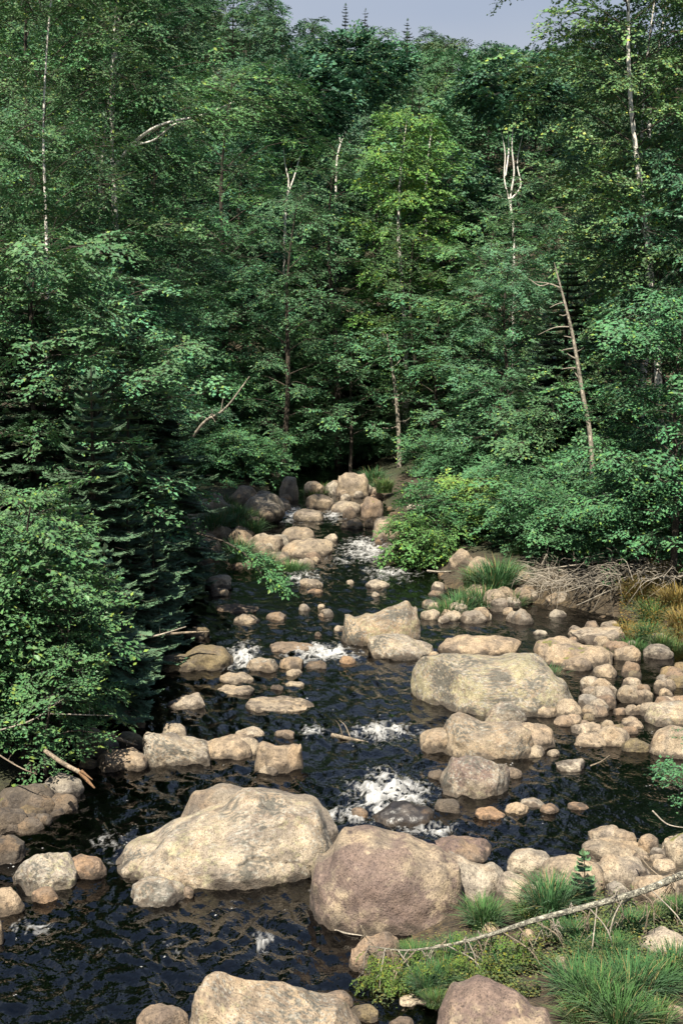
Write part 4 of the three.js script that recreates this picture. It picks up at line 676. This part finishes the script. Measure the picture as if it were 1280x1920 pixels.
{ // the fallen spruce across the lower right
  const Y = 0.42, q = (px, py, l) => onWater(px, py, l), pts = [q(1420, 1598, 0.75), q(1280, 1640, 0.68), q(1200, 1672, 0.60), q(1100, 1700, 0.52), q(1000, 1726, 0.46), q(920, 1752, 0.40), q(850, 1770, 0.34), q(760, 1782, 0.28), q(690, 1774, 0.30)], base = pts[0].clone(); base.y = groundY(base.x, base.z);
  const t = thing('fallen_spruce', 'fallen lichen-grey spruce stem slanting across the lower right with hanging twigs', 'fallen tree', base), loc = pts.map((p) => p.clone().sub(base)), curve = new THREE.CatmullRomCurve3(loc), R = rng(515);
  part('stem', tube(loc, [0.034, 0.032, 0.029, 0.026, 0.022, 0.017, 0.012, 0.008, 0.004], 9, 60), M.lichenBark, t);
  for (let k = 0; k < 60; k++) {
    const u = 0.06 + 0.94 * (k + R() * 0.7) / 60, p = curve.getPoint(u), L = (0.75 - 0.40 * u) * (0.18 + 0.95 * Math.pow(R(), 2.2)), sx = (R() - 0.5) * 1.5, sz = 1.1 * (R() - 0.4), up = R() < 0.25;
    const m = p.clone().add(V(sx * L * 0.7, (up ? 0.25 : -0.15 - 0.3 * R()) * L, sz * L * 0.8)), e = p.clone().add(V(sx * L, (up ? 0.5 : -1) * L, sz * L * 0.9)), g = [tube([p, m, e], [0.006, 0.005, 0.002], 5, 8)], c = new THREE.QuadraticBezierCurve3(p, m, e);
    for (let i = 0; i < 7; i++) { const a = c.getPoint(0.3 + 0.7 * R()), f = a.clone().add(V((R() - 0.5) * 0.16, -0.10 * R() - 0.02, (R() - 0.5) * 0.16)); g.push(tube([a, a.clone().lerp(f, 0.5).add(V(0, 0.01, 0)), f], [0.0035, 0.003, 0.0015], 4, 3)); }
    part('branch', mergeGeometries(g), R() < 0.5 ? M.dead : M.deadPale, t);
  }
  const list = many(150, () => { const u = 0.45 + 0.55 * Math.sqrt(R()), p = curve.getPoint(u); return [p.add(V((R() - 0.5) * 0.1, -0.25 * R(), (R() - 0.3) * 0.3)), V(R() - 0.7, -0.9 * R(), R() - 0.2), 2.2, 0.10 + 0.09 * R()]; });
  crown(list, SPRAY.poplar, M.grass, t, R, [1.0, 0.8, 0.5]).name = 'needles';
}
{ // the brush pile on the right bank
  const base = onWater(1130, 1150, 0.25); base.y = groundY(base.x, base.z);
  const t = thing('brush_pile', 'tangle of bleached dead branches on the right bank below the thicket', 'brush pile', base), R = rng(616), q = (px, py, l) => onWater(px, py, l).sub(base), fine = [];
  for (const [a, b, c] of [[[1285, 1022, 0.9], [1140, 1050, 0.75], [1000, 1070, 0.5]], [[1285, 1045, 0.8], [1180, 1070, 0.6], [1060, 1110, 0.35]], [[1285, 1080, 0.7], [1190, 1090, 0.5], [1080, 1135, 0.2]], [[1285, 1028, 0.9], [1200, 1020, 0.9], [1120, 1012, 0.9]], [[1200, 1040, 0.8], [1120, 1060, 0.6], [1020, 1100, 0.3]]]) part('branch', tube([q(...a), q(...b), q(...c)], [0.03, 0.02, 0.006], 6, 20), M.deadPale, t);
  for (let k = 0; k < 900; k++) {
    const right = R() < 0.5, a = right ? q(lerp(1130, 1290, R()), lerp(1020, 1090, R()), 0.45 + 0.4 * R()) : q(lerp(1000, 1150, R()), lerp(1050, 1100, R()), 0.25 + 0.35 * R());
    const dir = V(-0.45 + 1.9 * (R() - 0.5), 1.1 * (R() - 0.5), 0.2 + 1.9 * (R() - 0.5)).normalize(), L = 0.2 + 0.6 * R(), m = a.clone().addScaledVector(dir, L * 0.5).add(V((R() - 0.5) * 0.25, 0.2 * (R() - 0.3), (R() - 0.5) * 0.25)), e = a.clone().addScaledVector(dir, L).add(V(0, -0.15 * L, 0));
    const r = 0.003 + 0.008 * R() * R(); fine.push(tube([a, m, e], [r, r * 0.7, 0.0018], 4, 5));
  }
  part('twigs', mergeGeometries(fine), M.deadPale, t, 'stuff');
}
function deadBranch(label, rows, r, mat, twigs, seed, cat = 'branch') {
  const pts = rows.map(([px, py, d]) => ahead(px, py, d)), base = pts[0].clone(), loc = pts.map((p) => p.clone().sub(base)), t = thing('dead_branch', label, cat, base), R = rng(seed), c = new THREE.CatmullRomCurve3(loc);
  part('stem', tube(loc, [r, r * 0.8, r * 0.3], 7, 20), mat, t);
  for (let k = 0; k < twigs; k++) { const p = c.getPoint(0.2 + 0.75 * R()), L = r * (8 + 14 * R()), e = p.clone().add(V((R() - 0.5) * L, (R() - 0.2) * L, (R() - 0.5) * L)); part('twig', tube([p, p.clone().lerp(e, 0.5).add(V(0, L * 0.1, 0)), e], [r * 0.35, r * 0.22, 0.002], 5, 6), mat, t); }
  return t;
}
const dW = (px, py, lift = 0) => -onWater(px, py, lift).z;
deadBranch('pale bare branch pointing over the water beneath the left firs', [[205, 1226, 19.6], [250, 1202, 19.6], [300, 1190, 19.5], [349, 1175, 19.5]], 0.022, M.deadPale, 3, 1);
deadBranch('dark half-sunk stick beside the dull brown rock, left bank', [[300, 1190, 19.9], [350, 1186, 19.9], [392, 1184, 19.9]], 0.022, M.dead, 1, 2);
deadBranch('grey stick lying behind the flat tan rock at left', [[195, 1372, 16.0], [225, 1386, 16.0], [258, 1397, 16.0]], 0.026, M.dead, 4, 3);
deadBranch('thin pale twigs spreading from the foreground shrub', [[-10, 1372, 14.6], [60, 1350, 14.7], [120, 1310, 14.9]], 0.010, M.deadPale, 8, 4);
deadBranch('thin bare twig arching low over the left bank', [[95, 1338, 14.9], [150, 1340, 15.0], [212, 1342, 15.3]], 0.009, M.deadPale, 5, 5);
deadBranch('tangled grey twigs at the left edge near the water', [[-10, 1410, 14.2], [40, 1440, 14.1], [70, 1452, 14.1]], 0.009, M.dead, 9, 6);
deadBranch('forked dead branch standing among the left trees', [[362, 818, 25.5], [385, 790, 25.3], [420, 768, 25.1], [468, 706, 25.0]], 0.030, M.deadPale, 7, 7);
deadBranch('waterlogged stick in the riffle at mid stream', [[622, 1378, dW(622, 1380)], [655, 1385, dW(655, 1386)], [690, 1392, dW(690, 1390)]], 0.028, M.dead, 2, 8);
deadBranch('thin curved white twig over the dark water at right', [[1222, 1520, 12.9], [1250, 1545, 12.8], [1290, 1553, 12.7]], 0.008, M.deadPale, 0, 9);
deadBranch('thin twig slanting over the stony bar at right', [[1190, 1592, 12.0], [1215, 1625, 11.9], [1245, 1650, 11.8]], 0.008, M.dead, 2, 10);
deadBranch('twig standing in the water by the pale angular rock', [[1106, 1436, 14.2], [1125, 1428, 14.2], [1142, 1416, 14.2]], 0.008, M.dead, 0, 11);
deadBranch('bleached stick lying against the mauve-brown boulder', [[628, 1744, dW(628, 1746)], [650, 1750, dW(650, 1752)], [700, 1757, dW(700, 1758)]], 0.010, M.deadPale, 0, 12);
deadBranch('white fallen log end on the far right bank', [[762, 952, 33], [790, 952, 33], [828, 962, 33]], 0.09, M.deadPale, 1, 13, 'log');
deadBranch('bleached driftwood lying at the far right waterline', [[800, 1070, 26.3], [825, 1072, 26.2], [845, 1071, 26.1]], 0.02, M.deadPale, 0, 14);
{
  const pts = [[85, 1408, 13.9], [120, 1432, 13.7], [150, 1448, 13.6], [178, 1478, 13.45]].map((a) => ahead(...a)), base = pts[0].clone(), t = thing('broken_log', 'broken log with a splintered orange end on the left bank', 'log', base), loc = pts.map((p) => p.sub(base));
  part('stem', tube(loc.slice(0, 3), [0.024, 0.024, 0.022], 8, 14), M.dead, t); part('splintered_end', tube([loc[2], loc[2].clone().lerp(loc[3], 0.5), loc[3]], [0.022, 0.02, 0.008], 7, 10), M.brokenWood, t);
  for (const k of [0.02, -0.025]) part('splinter', tube([loc[2].clone().add(V(k, 0.02, k)), loc[3].clone().lerp(loc[2], 0.35).add(V(k * 1.6, 0.03, 0))], [0.018, 0.004], 5, 6), M.brokenWood, t);
}

// ---------------------------------------------------------------- grass and low plants
function blades(seed, n, rad, len, col) {
  const R = rng(seed), T = new Tris();
  for (let k = 0; k < n; k++) {
    const a = R() * 6.28, r = rad * Math.sqrt(R()), p = V(Math.cos(a) * r, 0, Math.sin(a) * r), b = a + (R() - 0.5) * 1.6, L = len * (0.55 + 0.6 * R()), bend = (0.25 + 0.75 * R()) * (0.4 + r / rad), w = 0.0035 + 0.0025 * R(), side = V(-Math.sin(b), 0, Math.cos(b)).multiplyScalar(w), dry = R() < 0.07, kk = 0.7 + 0.6 * R(), c = dry ? [0.22, 0.18, 0.07] : [col[0] * kk, col[1] * kk, col[2] * kk], at = (t) => p.clone().add(V(Math.cos(b) * bend * L * 0.75 * t * t, L * (t - 0.42 * bend * t * t), Math.sin(b) * bend * L * 0.75 * t * t));
    let q = [p.clone().add(side), p.clone().sub(side)]; const S = 4; for (let i = 1; i < S; i++) { const m = at(i / S), z = side.clone().multiplyScalar(1 - 0.6 * i / S), e = [m.clone().add(z), m.clone().sub(z)]; T.tri(q[0], q[1], e[0], c); T.tri(q[1], e[1], e[0], c); q = e; } T.tri(q[0], q[1], at(1), c);
  }
  return T.build();
}
const GOLD = blades(74, 520, 0.16, 0.24, [0.20, 0.145, 0.035]);
const TUFT = [blades(71, 520, 0.13, 0.34, [0.050, 0.125, 0.030]), blades(72, 520, 0.15, 0.38, [0.040, 0.115, 0.034]), blades(73, 420, 0.12, 0.26, [0.065, 0.125, 0.028])];
let tuftN = 0;
function tuft(px, py, s, label, lift = 0.1, group) { const p = onWater(px, py, lift); p.y = Math.min(p.y, groundY(p.x, p.z) + 0.25); const t = thing('grass_tuft', label, 'grass tuft', p, group); t.scale.setScalar(s * (py > 1500 ? 0.8 : 1)); t.rotation.y = tuftN * 1.7; part('blades', TUFT[tuftN++ % 3], M.grass, t, 'stuff'); return t; }
function tufts(list, label, lift, group) { [...list].sort((a, b) => a[0] - b[0]).forEach(([px, py, s], k) => tuft(px, py, s, ordinal(k) + ' from the left of the ' + label, lift, group)); }
tuft(905, 1740, 1.15, 'dark grass tuft against the mauve-brown boulder'); tuft(1030, 1715, 1.35, 'thick grass tuft in front of the pinkish rock', 0.15); tuft(985, 1728, 0.95, 'smaller tuft left of the thick grass tuft', 0.12); tuft(1080, 1705, 0.9, 'grass tuft beside the sapling', 0.15);
tufts([[1120, 1900, 1.5], [1180, 1880, 1.4], [1080, 1870, 1.2], [1150, 1850, 1.3], [1230, 1870, 1.2], [1160, 1935, 1.4], [1225, 1930, 1.2], [1090, 1925, 1.2], [1262, 1840, 1.1], [1120, 1820, 1.1]], 'long grass tufts massed in the bottom right corner', 0.06, 'grass massed in the bottom right corner');
tufts([[780, 1810, 0.8], [830, 1845, 0.9], [880, 1855, 0.9], [800, 1860, 0.8], [850, 1800, 0.75], [930, 1825, 0.8], [760, 1790, 0.6], [815, 1885, 0.7], [900, 1790, 0.7], [960, 1800, 0.7]], 'small tufts under the fallen spruce tip', 0.08, 'grass under the spruce tip');
tufts([[1130, 1760, 0.8], [1180, 1750, 0.8], [1220, 1730, 0.8], [1080, 1770, 0.8], [1260, 1720, 0.8], [1150, 1800, 0.9], [1040, 1760, 0.7]], 'tufts behind the fallen spruce stem', 0.14, 'grass along the fallen spruce');
tuft(1025, 1240, 1.0, 'grass tuft growing on the low broad rock', 0.18); tuft(920, 1340, 0.5, 'wisp of grass at the foot of the lichen boulder', 0.02);
tufts([[840, 1138, 1.5], [862, 1128, 1.6], [905, 1120, 1.9], [930, 1108, 2.0], [950, 1095, 1.8], [890, 1100, 1.7], [960, 1120, 1.3]], 'thick tufts on the right spit below the bush', 0.15, 'thick grass on the right spit');
tufts([[520, 1050, 1.5], [540, 1052, 1.4], [495, 1045, 1.5], [560, 1050, 1.1], [450, 1040, 1.6], [470, 1000, 1.6], [440, 985, 1.8], [420, 960, 2.0], [465, 975, 1.6], [400, 1000, 1.8]], 'grass tufts on the far left bar', 0.2, 'grass on the far left bar');
tufts([[588, 905, 1.8], [606, 902, 1.6], [700, 900, 1.8], [720, 915, 1.8]], 'tufts among the far-end boulders', 0.35, 'grass among the far-end boulders');
tufts([[1150, 1190, 1.2], [1185, 1180, 1.1], [1215, 1170, 1.1], [1010, 1055, 1.4], [980, 1050, 1.4], [1240, 1180, 1.1]], 'tufts between the brush pile and moss bank', 0.3, 'grass by the moss bank');
[[1178, 1150, 1.3], [1200, 1120, 1.5], [1225, 1140, 1.5], [1250, 1105, 1.6], [1270, 1135, 1.5], [1215, 1165, 1.2], [1245, 1165, 1.3], [1285, 1160, 1.4], [1190, 1175, 1.0], [1262, 1180, 1.1]].sort((a, b) => a[0] - b[0]).forEach(([px, py, k], i) => { const p = onWater(px, py, 0.3); p.y = groundY(p.x, p.z); const t = thing('golden_tuft', ordinal(i) + ' from the left of the golden dry tufts on the right bank', 'grass tuft', p, 'golden tufts on the right bank'); t.scale.setScalar(k * 1.2); t.rotation.y = i * 2.1; part('blades', i % 3 === 1 ? TUFT[2] : GOLD, M.grass, t, 'stuff'); });
{ // creeping plants and moss under the fallen spruce
  const T = new Tris(), R = rng(818);
  for (let k = 0; k < 24000; k++) {
    const zone = R(), px = zone < 0.55 ? lerp(700, 1010, R()) : lerp(980, 1290, R()), py = zone < 0.55 ? lerp(1770, 1868, R()) : lerp(1690, 1840, R()), p = onWater(px, py, 0.1); p.y = groundY(p.x, p.z) + 0.01 + 0.20 * R() * R();
    if (p.y < waterLevel(p.z) - 0.05 || n2(p.x * 3.5, p.z * 3.5) < -0.25) continue; const up = V(R() - 0.5, 1, R() - 0.5).normalize(), a = R() * 6.28, kk = 0.6 + 0.8 * R(), c = R() < 0.22 ? [0.15 * kk, 0.135 * kk, 0.03] : [0.075 * kk, 0.105 * kk, 0.028];
    leaf(T, p, V(Math.cos(a), 0.2 * R(), Math.sin(a)), up, 0.014 + 0.022 * R(), 0.28, c, R);
  }
  tag(part('moss_and_creepers', T.build(), M.grass, scene), 'yellow-green creeping plants and moss below the fallen spruce', 'ground cover', null, 'stuff');
}
{
  const T = new Tris(), R = rng(819);   // the golden mossy bank at the right
  for (let k = 0; k < 9000; k++) {
    const p = onWater(lerp(1160, 1300, R()), lerp(1080, 1190, R()), 0.15 + 0.6 * R() * R()), a = R() * 6.28, kk = 0.6 + 0.8 * R(), c = R() < 0.4 + 0.5 * n2(p.x * 0.9, p.z * 0.8) ? [0.24 * kk, 0.155 * kk, 0.03] : [0.07 * kk, 0.11 * kk, 0.03];
    if (n2(p.x * 1.6 + 4, p.z * 1.3) < -0.15) continue;
    leaf(T, p, V(Math.cos(a), -0.4 * R(), Math.sin(a)), V(R() - 0.5, 1, R() - 0.5).normalize(), 0.02 + 0.035 * R(), 0.12, c, R);
  }
  tag(part('golden_moss', T.build(), M.grass, scene), 'golden moss and dry grass hanging on the right bank', 'moss', null, 'stuff');
}
{ // the little fir sapling on the bar
  const p = onWater(1092, 1700, 0.2), t = thing('fir_sapling', 'tiny upright fir sapling on the stony bar', 'sapling', p), R = rng(21), list = []; part('trunk', tube([V(0, -0.05, 0), V(0.01, 0.2, 0), V(0, 0.46, 0)], [0.008, 0.006, 0.003], 6, 8), M.bark, t);
  for (let y = 0.06; y < 0.46; y += 0.05) for (let k = 0; k < 5; k++) { const a = R() * 6.28; list.push([V(0, y, 0), V(Math.cos(a), 0.45, Math.sin(a)), 0.3, 0.13 * (1.1 - y / 0.5) + 0.03]); } list.push([V(0, 0.42, 0), V(0, 1, 0.02), 0.2, 0.1]);
  crown(list, SPRAY.fir, M.needle, t, R, [1.2, 1.3, 1.1]);
}
// drooping leafy branch over the water at the left
{
  const base = ahead(370, 1000, 23), t = thing('drooping_branch', 'leafy branch drooping over the stream in front of the far left bar', 'branch', base), q = (px, py, d) => ahead(px, py, d).sub(base), R = rng(31), pts = [V(0, 0, 0), q(430, 1020, 22.4), q(470, 1050, 22), q(500, 1090, 21.8)], c = new THREE.CatmullRomCurve3(pts);
  part('stem', tube(pts, [0.02, 0.014, 0.005], 6, 16), M.bark, t);
  crown(many(22, () => { const u = 0.3 + 0.7 * R(); return [c.getPoint(u), V(0.6 + R(), -0.8 * R(), (R() - 0.5) * 1.4), 0.8, 0.35 + 0.25 * R()]; }), SPRAY.alder, M.leaf, t, R, [0.75, 0.9, 0.9]);
}
renderer.render(scene, camera);
